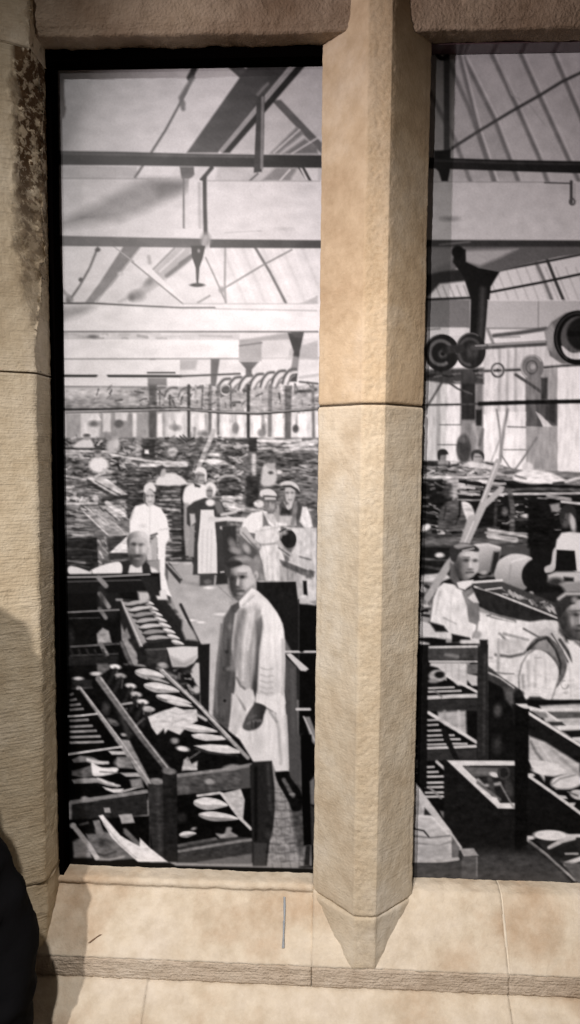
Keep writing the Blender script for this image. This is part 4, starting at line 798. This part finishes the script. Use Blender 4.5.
P("438,527 440,512 446,503 456,500 466,503 470,512 472,528 455,531 440,530", 84, 1.3, True); P("462,503 470,504 475,514 473,524 467,520", 206, 1, True); E(449, 492, 6, 7, 62, soft=1.5); E(452, 493, 2.4, 4, 118, soft=1.2); P("452,480 458,480 458,498 453,500", 172, 1.4); S("460,502 460,514 456,524", 2, 26, 1); S("444,520 446,508", 1.4, 46, 1); E(452, 520, 6, 5, 60, soft=3)
TEX("415,345 672,345 672,470 415,470", 7, 1, 4, 120); TEX("415,461 672,476 672,548 415,548", 13, 2.2, .7, 121); TEX("415,548 500,548 470,580 415,620", 12, 2, .9, 122)
subject('timber_lath', 'printed pale laths leaning across the benches')
S("498,462 484,500 472,530", 5.6, 170, .8); S("501,490 484,506 466,545", 6, 176, .8); S("472,520 462,550 448,566 428,598", (9, 7), 168, 1); S("497,464 482,502", 1.4, 206, .6); S("474,522 464,545", 1.4, 206, .8)
subject('belt_guard', 'printed curved pale sheet behind the worker')
P("474,547 486,545 498,547 501,552 496,575 488,577 478,576", (190, (480, 550), 110, (490, 575)), 1, True); S("474,546 488,544.5 500,548", 2.4, 212, 1); P("494,552 500,552 498,574 490,574", 44, 1.4); S("474,575 490,574", 3, 26, 1); E(484, 573, 4, 2, 170, soft=1)
subject('leather_roll', 'printed large curved pale roll on the bench')
P("495,578 496,568 500,560 511,554.5 522,554.5 532,558 530,563 524,568 522,576 524,584 527,588 520,592 505,592", (212, (510, 556), 128, (510, 592)), .9, True); S("512,562 518,560 526,558", 1.6, 226, 1); S("511,566 508,590", 1.2, 150, 1.2); E(533, 573, 10, 13.5, 30, 15, 1)
P("490,580 506,586 520,594 560,592 560,606 500,598", 40, 1.5); E(531.5, 593.5, 2.4, 2, 170, soft=.8)
p = person('printed worker in a white top holding a dark box, at the right edge')
P("555,552 557,540 562,533 570,532 580,533 600,535 600,575 576,572 556,560", 222, 1); P("553,552 556,548 558,558 557,566 553,571 546,573 545,568 551,564", 200, .9, True); E(550, 569, 4.6, 3.4, 190, soft=1); E(566, 520, 5, 8, 88, soft=1.4); E(573, 523, 3, 10, 190, -8, 1.4)
P("560,512 564,506 571,505 576,510 576,518 571,513 566,514 563,524 560,520", 52, .9, True); S("562,520 566,520", 1.4, 60); P("550,505 560,503 560,512 552,512", 150, 1.4)
subject('dark_box', 'printed dark box held against the chest', p); P("557,550 575,551 577,571 555.5,571", 28, .7)
use(p); P("548,575 556,572 580,572 600,574 600,610 575,592 560,585 548,582", 196, 1.4); P("564,577 574,578 574,582 564,582", 40, 1.2); E(556, 582, 8, 4, 60, soft=2); P("560,584 580,582 600,586 600,600 570,598", 150, 2)
subject('tool_tray', 'printed long sloping tray of parts on the bench')
P("470,582 500,581 560,605 560,622 545,624 500,600 470,600", 70, 1); P("472,586 490,592 558,618 558,624 530,626 490,612 478,606 476,594", 44, .9); S("473,582.5 502,580.5", 2.4, 222, .7); S("475,587 490,591.5 522,604 557,618", 2, 206, .6)
STREAKS("500,590 555,606 555,613 500,592", 40, [200, 180, 60, 40, 120], (3, 8), (1.6, 3), 20, 60, 30); P("478,588 498,587 510,594 494,593", 60, .9); S("486,590 502,588", 1.6, 210, .7)
subject('work_bench', 'printed pale bench top strewn with white cloth')
P("462,622 478,612 500,617 530,622 545,620 558,622 560,700 500,700 480,690 462,660", 222, 1.2)
STREAKS("490,612 512,620 512,624 490,620", 10, [90, 60, 200], (5, 10), (1.4, 2.4), 15, 61); P("490,613 516,619 516,625 490,622", 120, 1.4); S("492,616 514,622", 1.4, 216, .8)
P("478,617 500,620 526,625 540,630 536,637 500,640 480,638", 232, 1, True); P("530,626 542,622 556,621 558,628 554,634 540,636 530,632", 218, .9, True); P("540,630 548,628 556,632 550,640 540,638", 196, 1.4)
S("524,629 540,638", 2, 120, .8); S("500,634 512,646 508,652", 2, 130, 1.2); S("496,655 510,657 524,654 530,648", 3, 110, 1); S("499,640 498,680", 3, 176, 1); S("504,634 528,640", 2.4, 158, 1.2); P("500,640 520,640 526,650 510,654 500,650", 196, 2); S("490,672 506,674 514,674", 1.4, 130, .8)
for k in range(6): S([[478, 658+k*6], [492, 658+k*6]], 2.4, 236 if k % 2 else 180, .8)
p = person('printed young worker in a white shirt turned to the right')
P("433,600 438,588 444,583 456,585 463,590 470,600 472,620 478,630 475,638 462,640 446,637 430,625", 228, .9); P("462,592 472,588 479,602 480,620 477,625 469,622 467,606", 126, 1); P("468,598 474,593 479,603 474,603", 214, .9)
P("430,624 440,617 458,622 474,632 476,638 462,641 448,639", 222, 1.2); E(477, 635, 4.4, 4, 156, soft=1.4); S("440,592 436,614", 1.6, 190, 1.4); S("452,592 450,630", 1.2, 206, 1.2); S("444,618 456,624", 1.4, 176, 1)
P("452,556 456,562 458,576 463,586 466,592 457,588 450,578 450,565", 96, 1.4); P("457,583 463,581 474,580 472,585 465,590 459,588", 226, .8)
P("454,552 460,549 471,549 477,552 479,560 478,570 474,576 466,580.5 460,578 456,570 453,560", (84, (455, 566), 190, (473, 560)), .9, True)
E(469, 555, 7, 3.4, 206, 0, 2.4); E(475.5, 567, 2.6, 5, 190, 0, 2); E(457.6, 568, 3, 8, 74, 10, 2.4); E(466.4, 560.4, 3.2, 1.7, 62, 0, 1.4); E(475.4, 560.8, 2.3, 1.5, 70, 0, 1.3); S("463,557.4 469.4,557.6", 1.1, 100, 1)
E(470.8, 565, 1.4, 4, 208, 0, 1.1); E(470.4, 569.6, 2.2, .8, 84, 0, .9); S("466.6,573 470,572.4 473.6,572.6", 1.4, 74, .9); E(470, 576, 3, 1.3, 164, 0, 1.2); P("455,566 461,573 463,580 457,576", 66, 1.6); E(452.4, 560, 1.9, 4, 162, -10, .9)
subject('hair', 'printed parted dark hair', p); P("450,556 450,549 455,544.5 464,543 473,545 479,549 478,552 470,551 462,552 458,556 456,562 452,561", 54, .9, True); P("454,546 463,543.4 474,546 466,547.5 458,549", 148, 1.2, True); S("463,551 474,548.6", 1.2, 200, .8)
subject('cloth', 'printed pale cloth and dark tools on the near bench')
P("412,640 414,625 424,622 442,630 447,636 444,640 430,642", 204, 1, True); P("429,622 444,626 448,632 436,632", 30, 1.2); P("452,634 470,638 472,642 452,643", 28, 1); P("412,634 446,640 446,645 412,644", 24, 1); S("413,637 444,636", 2.2, 214, 1); P("413,643 480,643 480,650 413,650", 24, 1); S("462,642 480,642", 4, 214, 1.2); S("414,642 428,645", 4, 200, 1.2)
p = person('printed foreground man in a waistcoat and rolled shirt sleeves')
P("551,640 580,632 672,630 672,720 548,718 551,700", 232, 1)
P("527,650 534,640 545,636 553,640 563,652 567,666 563,680 555,689 552,684 556,672 552,660 544,652 534,650", 102, .9, True); P("534,642 545,638 553,646 558,660 548,652 536,650", 150, 1.4); S("528,650 538,641 547,638 556,650 561,664 559,680", 2.2, 56, .9)
P("553,634 560,634 570,650 578,664 574,666 562,648", 190, 1); S("560,640 568,652 573,661", 3, 74, .8); S("552,634 562,650 568,662", 1.6, 96, .8)
P("520,675 522,664 527,655 536,650 546,653 555,662 559,672 557,684 553,694 551,701 543,697 532,697 524,699 521,690", 228, .9, True)
S("536,656 535,690", 2.6, 196, 1.6); S("528,662 529,686", 3, 190, 1.8); S("545,658 546,688", 2, 208, 1.4); S("523,676 524,688", 3, 160, 1.6); S("535,658 542,658", 1, 170)
P("523,699 526,691 538,688 548,691 552,700 541,698 530,696", 234, .8, True); P("526,701 530,697 540,697 548,701 546,705 528,706", 56, 1.2); P("522,704 546,702 580,700 672,700 672,714 540,712 522,712", 196, 1.6)
S("519.5,692 519,677 522,664 528,654 536,649", 1.4, 132, .9); S("552,700 556,688 560,676", 1.2, 150, .9); S("478,617 477,629 473,638", 1.3, 130, .9); S("433,600 430,622", 1.2, 120, .8)
RING(565, 685, 3.6, 4, 1.2, 170, 0, 0, 270); E(566, 693, 2.4, 1.6, 190, soft=1); S("570,668 571,698", 1.2, 206, 1)
P("560,606 566,600 580,596 600,596 606,620 602,640 588,642 574,640 565,634 558,618", (60, (561, 624), 200, (584, 606)), 1.2, True); E(577, 605, 5, 5, 194, 0, 3); E(575.5, 615, 3.6, 1.7, 66, 0, 1.3); S("570,611.6 580,611", 1.5, 96, 1.1); E(588, 615, 3, 1.6, 66, 0, 1.3)
E(572.5, 622, 4, 5, 158, 0, 2.6); E(581.5, 621, 1.8, 4.6, 205, 0, 1.3); E(580, 626, 2.6, 1, 70, 0, 1); S("576,631 588,631", 1.8, 64, 1); E(565, 622, 4, 9, 64, 0, 3); P("560,630 572,638 590,644 584,648 566,642", 60, 1.8)
P("568,640 580,642 580,700 576,690 572,660", 232, 1.2); S("576,642 582,646", 3, 120, 1.4)
subject('hair', 'printed dark hair with a pale sheen', p); P("555,608 556,600 561,594 570,592 582,592 600,592 600,600 578,600 575,604 570,606 564,612 560,618 557,614", 56, 1, True); S("559,599 566,594 582,594", 3, 196, 1.4); E(575, 600, 3, 3, 150, soft=2)
subject('storage_rack', 'printed tall slatted rack of wooden trays')
P("412,645 488,645 488,770 448,880 412,880", 22, 1)
P("428,648 480,647 480,660 428,661", 72, .8); S("430,647.5 480,646.6", 2.4, 206, .7); S("446,655 458,657", 3, 130, 1.4); S("430,661.8 478,661.8", 2, 202, .6)
P("431,663 470,663 467,686 458,686 447,676 438,668 430,666", 204, 1)
for x in (446, 452, 459): S([[x, 664], [x, 680]], 1.2, 182, 1)
P("467,664 479,664 479,674 467,676", 110, 1.4); P("467,674 478,676 478,686 472,686 467,680", 196, 1); E(438, 676, 9, 6, 176, soft=1); E(440, 675, 5, 3.4, 30, soft=1); E(433, 682, 5, 3, 140, soft=1.2); P("428,683 447,684 470,690 470,694 428,694", 26, 1)
S("447,676 478,692.5", 2.8, 212, .6); S("429,688.5 454,687.5", 2, 190, .6); S("429,692 461,691", 2, 196, .6); S("428,698 454,696.5 478,696", 4, 204, .7); S("434,690 442,697", 1.6, 120, 1)
P("428,700 478,699 478,711 428,711.5", 52, .8); P("438,712 466,711 467,736 450,728 438,720", 176, 1.4); S("459,712 460,732", 3, 200, 1.4); S("445,712 446,724", 3, 160, 1.4)
S("429,713 444,722 476.8,742.5", 3.4, 212, .7)
for y, x1 in ((720.5, 443), (725.5, 438), (731, 444), (736, 442), (740.5, 443), (745, 446)): S([[427, y], [x1, y-.6]], 2, 190, .6)
for y, x0, x1 in ((735.5, 450, 454), (739.5, 450, 460), (744, 453, 467)): S([[x0, y], [x1, y]], 2, 204, .6)
S("427,748.5 476,746.5", 3, 206, .6); P("427,750 477,749 477,760 427,761", 54, .8); S("444,731 450,745 457,760", 5, 30, .8)
for y, x1 in ((767.5, 434), (772.5, 438), (777, 445), (783, 447), (787.5, 447), (793, 447), (797, 447)): S([[426, y], [x1, y-.4]], 2.2, 204, .6)
S("437,762 447,771", 3, 196, .7); S("430,788 441,798", 2.4, 150, 1); P("440,811 447,812 447,820 443,818", 120, 1)
STREAKS("413,708 419,708 419,780 413,780", 14, [160, 190], (4, 6), (1.6, 2.2), 0, 62, 3); P("412,650 419,652 418,700 412,700", 100, 1.4); S("412,657 419,660", 4, 200, 1)
subject('rack_post', 'printed left post of the slatted rack')
P("418,645 428,645 427,790 417,780", 26, .8); subject('rack_post', 'printed right post of the slatted rack')
P("478,646 488,646 488,762 477,762", 46, .8); S("485,655 484,755", 2, 66, 1.4); P("480,640 488,640 488,648 480,648", 40, 1)
subject('work_bench', 'printed dark end and legs of the bench')
P("488,672 520,690 530,706 530,765 488,765", 26, 1); P("488,666 500,676 520,690 516,695 502,688 488,680", 66, 1); S("489,673 500,678 514,688", 1.6, 190, .7); P("503,687 514,690 514,709 506,700", 92, 1.6); E(498, 711, 4, 6, 84, soft=2); E(497, 745, 4, 8, 60, soft=3); E(519, 694, 5, 3.4, 40, soft=1.2)
subject('storage_box', 'printed black box with a pale rim')
P("444,760 672,760 672,884 470,884 444,860", 32, 1); P("447,760.6 516,761 516,766 470,766 498,803 516,803 516,809 498,808.5", 226, .7); P("463,766 515,766 515,803 500,803", 40, .8); P("464,767 500,768 500,776 474,777", 104, 1.2); E(494.5, 775, 5, 2.4, 222, 15, .8); S("478,780 484,786 500,784", 3, 180, 1.2); S("490,779 494,796", 5, 70, 1.2); S("478,783 500,800", 3, 110, 1)
RING(504, 773, 5.4, 6, 2.4, 66); E(509, 788, 4, 10, 70, -12, 1.4); S("500,783 507,796 514,808", 1.6, 150, 1); P("490,796 497,798 503,808 498,808", 230, .8)
subject('storage_rack', 'printed sloping rack of pale lasts at the right edge')
P("527,700 672,700 672,884 527,884", 26, 1)
P("540,706 580,704 672,704 672,770 580,744 545,722", 200, 1.4); P("529,706 545,710 541,714 530,711", 236, .8); P("516,704 527,704 531,709 522,709", 228, .8); P("545,712 590,712 590,718 556,719", 96, 1); S("545,710 592,709", 3, 226, .8); S("546,712 568,728", 2.2, 226, .7); P("548,722 562,722 566,726 552,726", 60, .9); S("560,728 590,727", 3.6, 232, .7); P("562,731 600,730 600,737 572,738", 34, .9); S("574,739 596,738", 3, 214, .7); P("532,711 546,713 548,718 540,718", 130, 1.2)
P("512,704 522,708 580,750 672,785 672,812 580,768 530,740 514,730", 34, .9); S("526,711.5 580,745.5 672,778", 3, 228, .6)
P("529,736 545,742 580,764 580,786 545,782 529,760", 196, 1.4); S("531,742 536,752 545,764", 2.4, 120, 1.4); S("540,745 556,768", 2, 214, 1.2); S("552,750 580,775", 3, 160, 1.6); P("529,760.5 544,761 560,765 556,770 532,768", 224, .9)
E(549, 770.5, 17, 5, 232, 2, .7); P("545,776 672,790 672,884 545,884", 26, 1)
E(566, 783, 17, 8.4, 40, -4); E(567, 782, 16, 7.4, 224, -6, .8); S("552,785 560,779 576,775", 1.4, 150, .8); S("556,789 572,789 582,784", 1.2, 168, .8); E(579, 795, 9, 5, 196, 10, .8); S("568,792 578,796", 1.6, 110, .8); P("556,795 566,796 568,799 560,799", 216, .7); P("570,803 576,803 574,807 570,806", 212, .7)
S("528,775.5 553,793 580,813 620,845", 3.2, 214, .6); E(531, 775.5, 4, 2, 214, soft=.7); P("527,797 546,809 527,809", 228, .6); P("527,778 552,797 580,817 600,830 600,836 540,830 527,812", 28, 1.2)
S("526,839 548,856 575,880", 3, 178, .7); E(530, 838, 5, 2, 214, 0, .7); P("536,841 580,836 600,836 600,884 582,884 556,862", 48, 1)
E(551, 835.5, 17.5, 5.2, 232, 2, .7); S("550,848 562,841 574,838", 4.6, 200, .8); S("568,836 584,836", 3.4, 220, .7); P("548,850 560,846 574,842 578,852 562,858 552,856", 40, 1.4); S("566,864 584,858", 4.6, 214, .8); S("566,854 578,854", 2, 190, .8); P("562,862 600,866 600,884 578,884", 104, 1.6)
subject('rack_post', 'printed black corner post of the sloping rack')
P("515,706 529,710 528,800 527,850 515,850", 22, .8)
P("468,846 524,850 530,842 562,870 572,884 412,884 412,864", (40, (510, 846), 84, (510, 872)), 3, own=False)
P("480,856 524,856 548,866 570,884 470,884", 74, 4, own=False)
subject('paper_stack', 'printed stack of pale sheets in a corner tray')
P("410,780 417,788 452,832 453,860 410,862", 198, .9); P("412,802 418,800 424,812 418,816 412,816", 170, 1.2); P("425,808 434,818 424,816", 44, 1); S("414,784 436,814 460,848", 4.6, 206, .8); S("412,816 432,817 448,834", 2.4, 222, 1); S("412,836 430,838 450,836", 1.6, 120, .8); S("414,829 424,831 429,837", 1.6, 60, .6); S("412,843 440,846 450,842", 1.4, 140, 1); P("412,846 448,846 450,858 412,858", 176, 2); P("452,836 460,848 458,858 452,858", 110, 1)
S("410,861 440,861.5 458,859", 3.6, 188, .7); P("410,864 462,862 462,884 410,884", 74, .8); P("460,849 474,848.5 479,856 464,857", 172, .8); P("462,857 478,856 478,884 462,884", 92, .8); S("477,857 477,876", 1, 140, .6)
TEX("430,585 580,600 580,700 500,690 430,640", 6, 1.2, 2.2, 123); TEX("412,640 672,700 672,880 412,880", 6, 2, 1, 124); TEX("430,30 672,30 672,240 430,240", 3, 3, 3, 125)
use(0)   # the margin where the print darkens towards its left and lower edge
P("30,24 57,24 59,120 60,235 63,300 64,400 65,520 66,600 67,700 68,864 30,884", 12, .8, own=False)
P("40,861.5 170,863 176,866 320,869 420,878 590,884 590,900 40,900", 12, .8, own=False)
S_ = blur(TONE, .75)
rg = np.random.default_rng(7)
S_ = S_+blur(rg.normal(0, 9, S_.shape), 1.3)*.9+blur(rg.normal(0, 34, S_.shape), 6)*.5
cell = S_[::SS, ::SS]; own = OWN[1::SS, 1::SS]
NX, NY = PX1-PX0, PY1-PY0
vt = S_[np.minimum(np.arange(NY+1)*SS, PH-1)][:, np.minimum(np.arange(NX+1)*SS, PW-1)]
vt = np.clip(vt*1.05-12, 3, 250)/255
lin_ = np.where(vt <= .04045, vt/12.92, ((vt+.055)/1.055)**2.4)
YP = .09
gx, gy = np.meshgrid(np.arange(NX+1)+PX0, np.arange(NY+1)+PY0)
f_, r__, u__ = (np.array(v) for v in (fwd, R_, U_))
D = f_[None, None]+r__[None, None]*((gx-290)/FPX)[..., None]-u__[None, None]*((gy-512)/FPX)[..., None]
PT = np.array(CAM)[None, None]+D*((YP-CAM.y)/D[..., 1])[..., None]
PT = PT.reshape(-1, 3).astype(np.float32)
def print_mat():
    m, nt, b = nodes('photographic_print'); N = nt.nodes.new; L = nt.links.new
    a = N('ShaderNodeAttribute'); a.attribute_name = 'ink'
    tc = N('ShaderNodeTexCoord'); n = N('ShaderNodeTexNoise'); n.inputs['Scale'].default_value = 420; n.inputs['Detail'].default_value = 2; L(tc.outputs['Object'], n.inputs['Vector'])
    mr = N('ShaderNodeMapRange'); mr.inputs['To Min'].default_value = .9; mr.inputs['To Max'].default_value = 1.08; L(n.outputs['Fac'], mr.inputs['Value'])
    mx = N('ShaderNodeMix'); mx.data_type = 'RGBA'; mx.blend_type = 'MULTIPLY'; mx.inputs['Factor'].default_value = 1
    L(a.outputs['Color'], mx.inputs['A']); L(mr.outputs['Result'], mx.inputs['B']); L(mx.outputs['Result'], b.inputs['Base Color'])
    b.inputs['Roughness'].default_value = .36; b.inputs['Specular IOR Level'].default_value = .16
    return m
M_PRINT = print_mat()
root = empty('mural_print', tuple(PT.min(0)+np.array([.35, 0, 0])), 'large black and white photograph of a crowded shoe workshop, hung behind the stone window', 'photograph')
TINT = np.array([1.0, 1.0, 1.05])*.95
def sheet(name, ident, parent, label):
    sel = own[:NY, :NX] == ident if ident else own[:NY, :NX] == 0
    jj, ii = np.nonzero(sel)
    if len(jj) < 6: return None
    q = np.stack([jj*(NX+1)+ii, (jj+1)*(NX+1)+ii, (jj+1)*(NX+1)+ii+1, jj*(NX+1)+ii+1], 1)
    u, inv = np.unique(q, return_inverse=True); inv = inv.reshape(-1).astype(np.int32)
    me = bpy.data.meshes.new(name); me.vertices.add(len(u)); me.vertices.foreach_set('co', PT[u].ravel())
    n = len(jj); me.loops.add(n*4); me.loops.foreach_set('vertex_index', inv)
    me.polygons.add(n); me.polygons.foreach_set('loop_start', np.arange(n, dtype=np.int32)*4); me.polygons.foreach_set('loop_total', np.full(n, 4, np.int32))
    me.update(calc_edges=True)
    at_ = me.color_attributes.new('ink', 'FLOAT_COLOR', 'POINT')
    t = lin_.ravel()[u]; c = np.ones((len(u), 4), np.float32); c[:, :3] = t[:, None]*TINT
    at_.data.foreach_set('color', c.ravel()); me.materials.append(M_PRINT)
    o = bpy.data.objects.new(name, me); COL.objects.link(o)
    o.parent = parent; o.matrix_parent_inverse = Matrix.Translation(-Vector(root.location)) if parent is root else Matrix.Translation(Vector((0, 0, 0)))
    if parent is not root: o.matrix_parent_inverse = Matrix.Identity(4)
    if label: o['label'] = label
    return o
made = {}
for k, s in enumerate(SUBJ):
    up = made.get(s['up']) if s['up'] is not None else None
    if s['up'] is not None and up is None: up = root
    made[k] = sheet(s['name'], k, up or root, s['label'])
b0 = PT.min(0); b1 = PT.max(0)
slab('backing_board', float(b0[0])-.01, float(b1[0])+.01, YP+.001, YP+.013, float(b0[2])-.01, float(b1[2])+.01, plain('black_board', (.012, .009, .009), .5), kind=None, parent=root)['label'] = 'black edge of the backing board'
VX, VY = -.61, -.40
ELB = tuple(at(-2, 972, -.12)); WRI = (-.455, -.23, -.92)
# ---------------------------------------------------------------- the visitor at the left edge
def skin_body(name, joints, bones, mat, parent, root_i=0, sub=2):
    me = bpy.data.meshes.new(name); me.from_pydata([j[0] for j in joints], bones, []); me.update()
    o = bpy.data.objects.new(name, me); COL.objects.link(o)
    md = o.modifiers.new('skin', 'SKIN'); md.use_smooth_shade = True
    for i, j in enumerate(joints):
        v = me.skin_vertices[0].data[i]; r = j[1]; v.radius = r if isinstance(r, tuple) else (r, r); v.use_root = i == root_i
    s = o.modifiers.new('sub', 'SUBSURF'); s.levels = sub; s.render_levels = sub
    me.materials.append(mat)
    dg = bpy.context.evaluated_depsgraph_get(); ev = o.evaluated_get(dg); me2 = bpy.data.meshes.new_from_object(ev)
    o.modifiers.clear(); o.data = me2
    me2.polygons.foreach_set('use_smooth', [True]*len(me2.polygons))
    if parent: o.parent = parent; o.matrix_parent_inverse = parent.matrix_basis.inverted()
    return o
M_SKIN = plain('skin', (.42, .24, .17), .5, .1, 30)
M_JACKET = plain('black_cloth', (.006, .006, .007), .95, .5, 40, spec=.05)
M_HAIR = plain('dark_hair', (.02, .014, .01), .6, .5, 90)
PX_, PY_ = VX, VY
pe = empty('visitor', (PX_, PY_, -1.5), 'person in a black jacket at the bottom left edge, elbow reaching into the picture', 'person')
def o_(x, y, z): return (PX_+x, PY_+y, z)
J = [(o_(0, 0, -.60), (.15, .11)), (o_(0, 0, -.38), (.13, .10)), (o_(0, .0, -.16), (.15, .10)), (o_(0, 0, -.04), (.10, .08)), (o_(.0, .01, .04), .052), (o_(.01, .02, .10), .06), (o_(.01, .03, .17), (.075, .09)), (o_(.01, .02, .23), (.06, .07)),
     ((-.50, -.25, -.19), .062), ((-.475, -.18, -.42), .052), (ELB, .045), (WRI, .03),
     (o_(0, -.17, -.08), .062), (o_(.02, -.22, -.36), .045), (o_(.06, -.18, -.58), .03),
     (o_(0, .09, -.68), .10), (o_(.02, .10, -1.05), .065), (o_(0, .10, -1.42), .045), (o_(.12, .11, -1.46), .035),
     (o_(0, -.09, -.68), .10), (o_(.02, -.10, -1.05), .065), (o_(0, -.10, -1.42), .045), (o_(.12, -.11, -1.46), .035)]
B = [(0, 1), (1, 2), (2, 3), (3, 4), (4, 5), (5, 6), (6, 7), (2, 8), (8, 9), (9, 10), (10, 11), (2, 12), (12, 13), (13, 14), (0, 15), (15, 16), (16, 17), (17, 18), (0, 19), (19, 20), (20, 21), (21, 22)]
skin_body('person', J, B, M_SKIN, pe)
def grow(js, k): return [(j[0], tuple(r+k for r in j[1]) if isinstance(j[1], tuple) else j[1]+k) for j in js]
JJ = grow([J[i] for i in (0, 1, 2, 3, 8, 9, 10, 12, 13)], .017)
wr = (Vector(ELB).lerp(Vector(WRI), .86)); JJ.append((tuple(wr), .045)); JJ.append((tuple(Vector(J[13][0]).lerp(Vector(J[14][0]), .9)), .045))
jk = skin_body('jacket', JJ, [(0, 1), (1, 2), (2, 3), (2, 4), (4, 5), (5, 6), (6, 9), (2, 7), (7, 8), (8, 10)], M_JACKET, pe, sub=3)
for v in jk.data.vertices:
    n = fbm(v.co*17, 3); n2 = fbm(v.co*Vector((9, 9, 30)), 3)
    v.co += v.normal*(.009*n+.009*n2)
skin_body('trousers', grow([J[i] for i in (0, 15, 16, 17, 19, 20, 21)], .014), [(0, 1), (1, 2), (2, 3), (0, 4), (4, 5), (5, 6)], M_JACKET, pe)
skin_body('hair', [(o_(.0, .02, .20), .082), (o_(-.03, .02, .16), .085), (o_(-.045, .02, .10), .06)], [(0, 1), (1, 2)], M_HAIR, pe)
# fingers of the near hand
hd = Vector(WRI); fd = (Vector(WRI)-Vector(ELB)).normalized(); sd = fd.cross(Vector((0, 0, 1))).normalized(); ud = sd.cross(fd)
HJ = [(tuple(hd-fd*.01), .028), (tuple(hd+fd*.05), (.036, .018))]; HB = [(0, 1)]
for k in range(4):
    ln = (.062, .072, .068, .052)[k]; base = hd+fd*.075+sd*(k-1.5)*.02; i = len(HJ)
    HJ += [(tuple(base), .010), (tuple(base+fd*ln*.5-ud*.004), .009), (tuple(base+fd*ln*.9-ud*.016), .0075)]; HB += [(1, i), (i, i+1), (i+1, i+2)]
i = len(HJ); HJ += [(tuple(hd+fd*.03-sd*.035), .012), (tuple(hd+fd*.06-sd*.055-ud*.005), .010)]; HB += [(0, i), (i, i+1)]
skin_body('hand', HJ, HB, M_SKIN, pe)
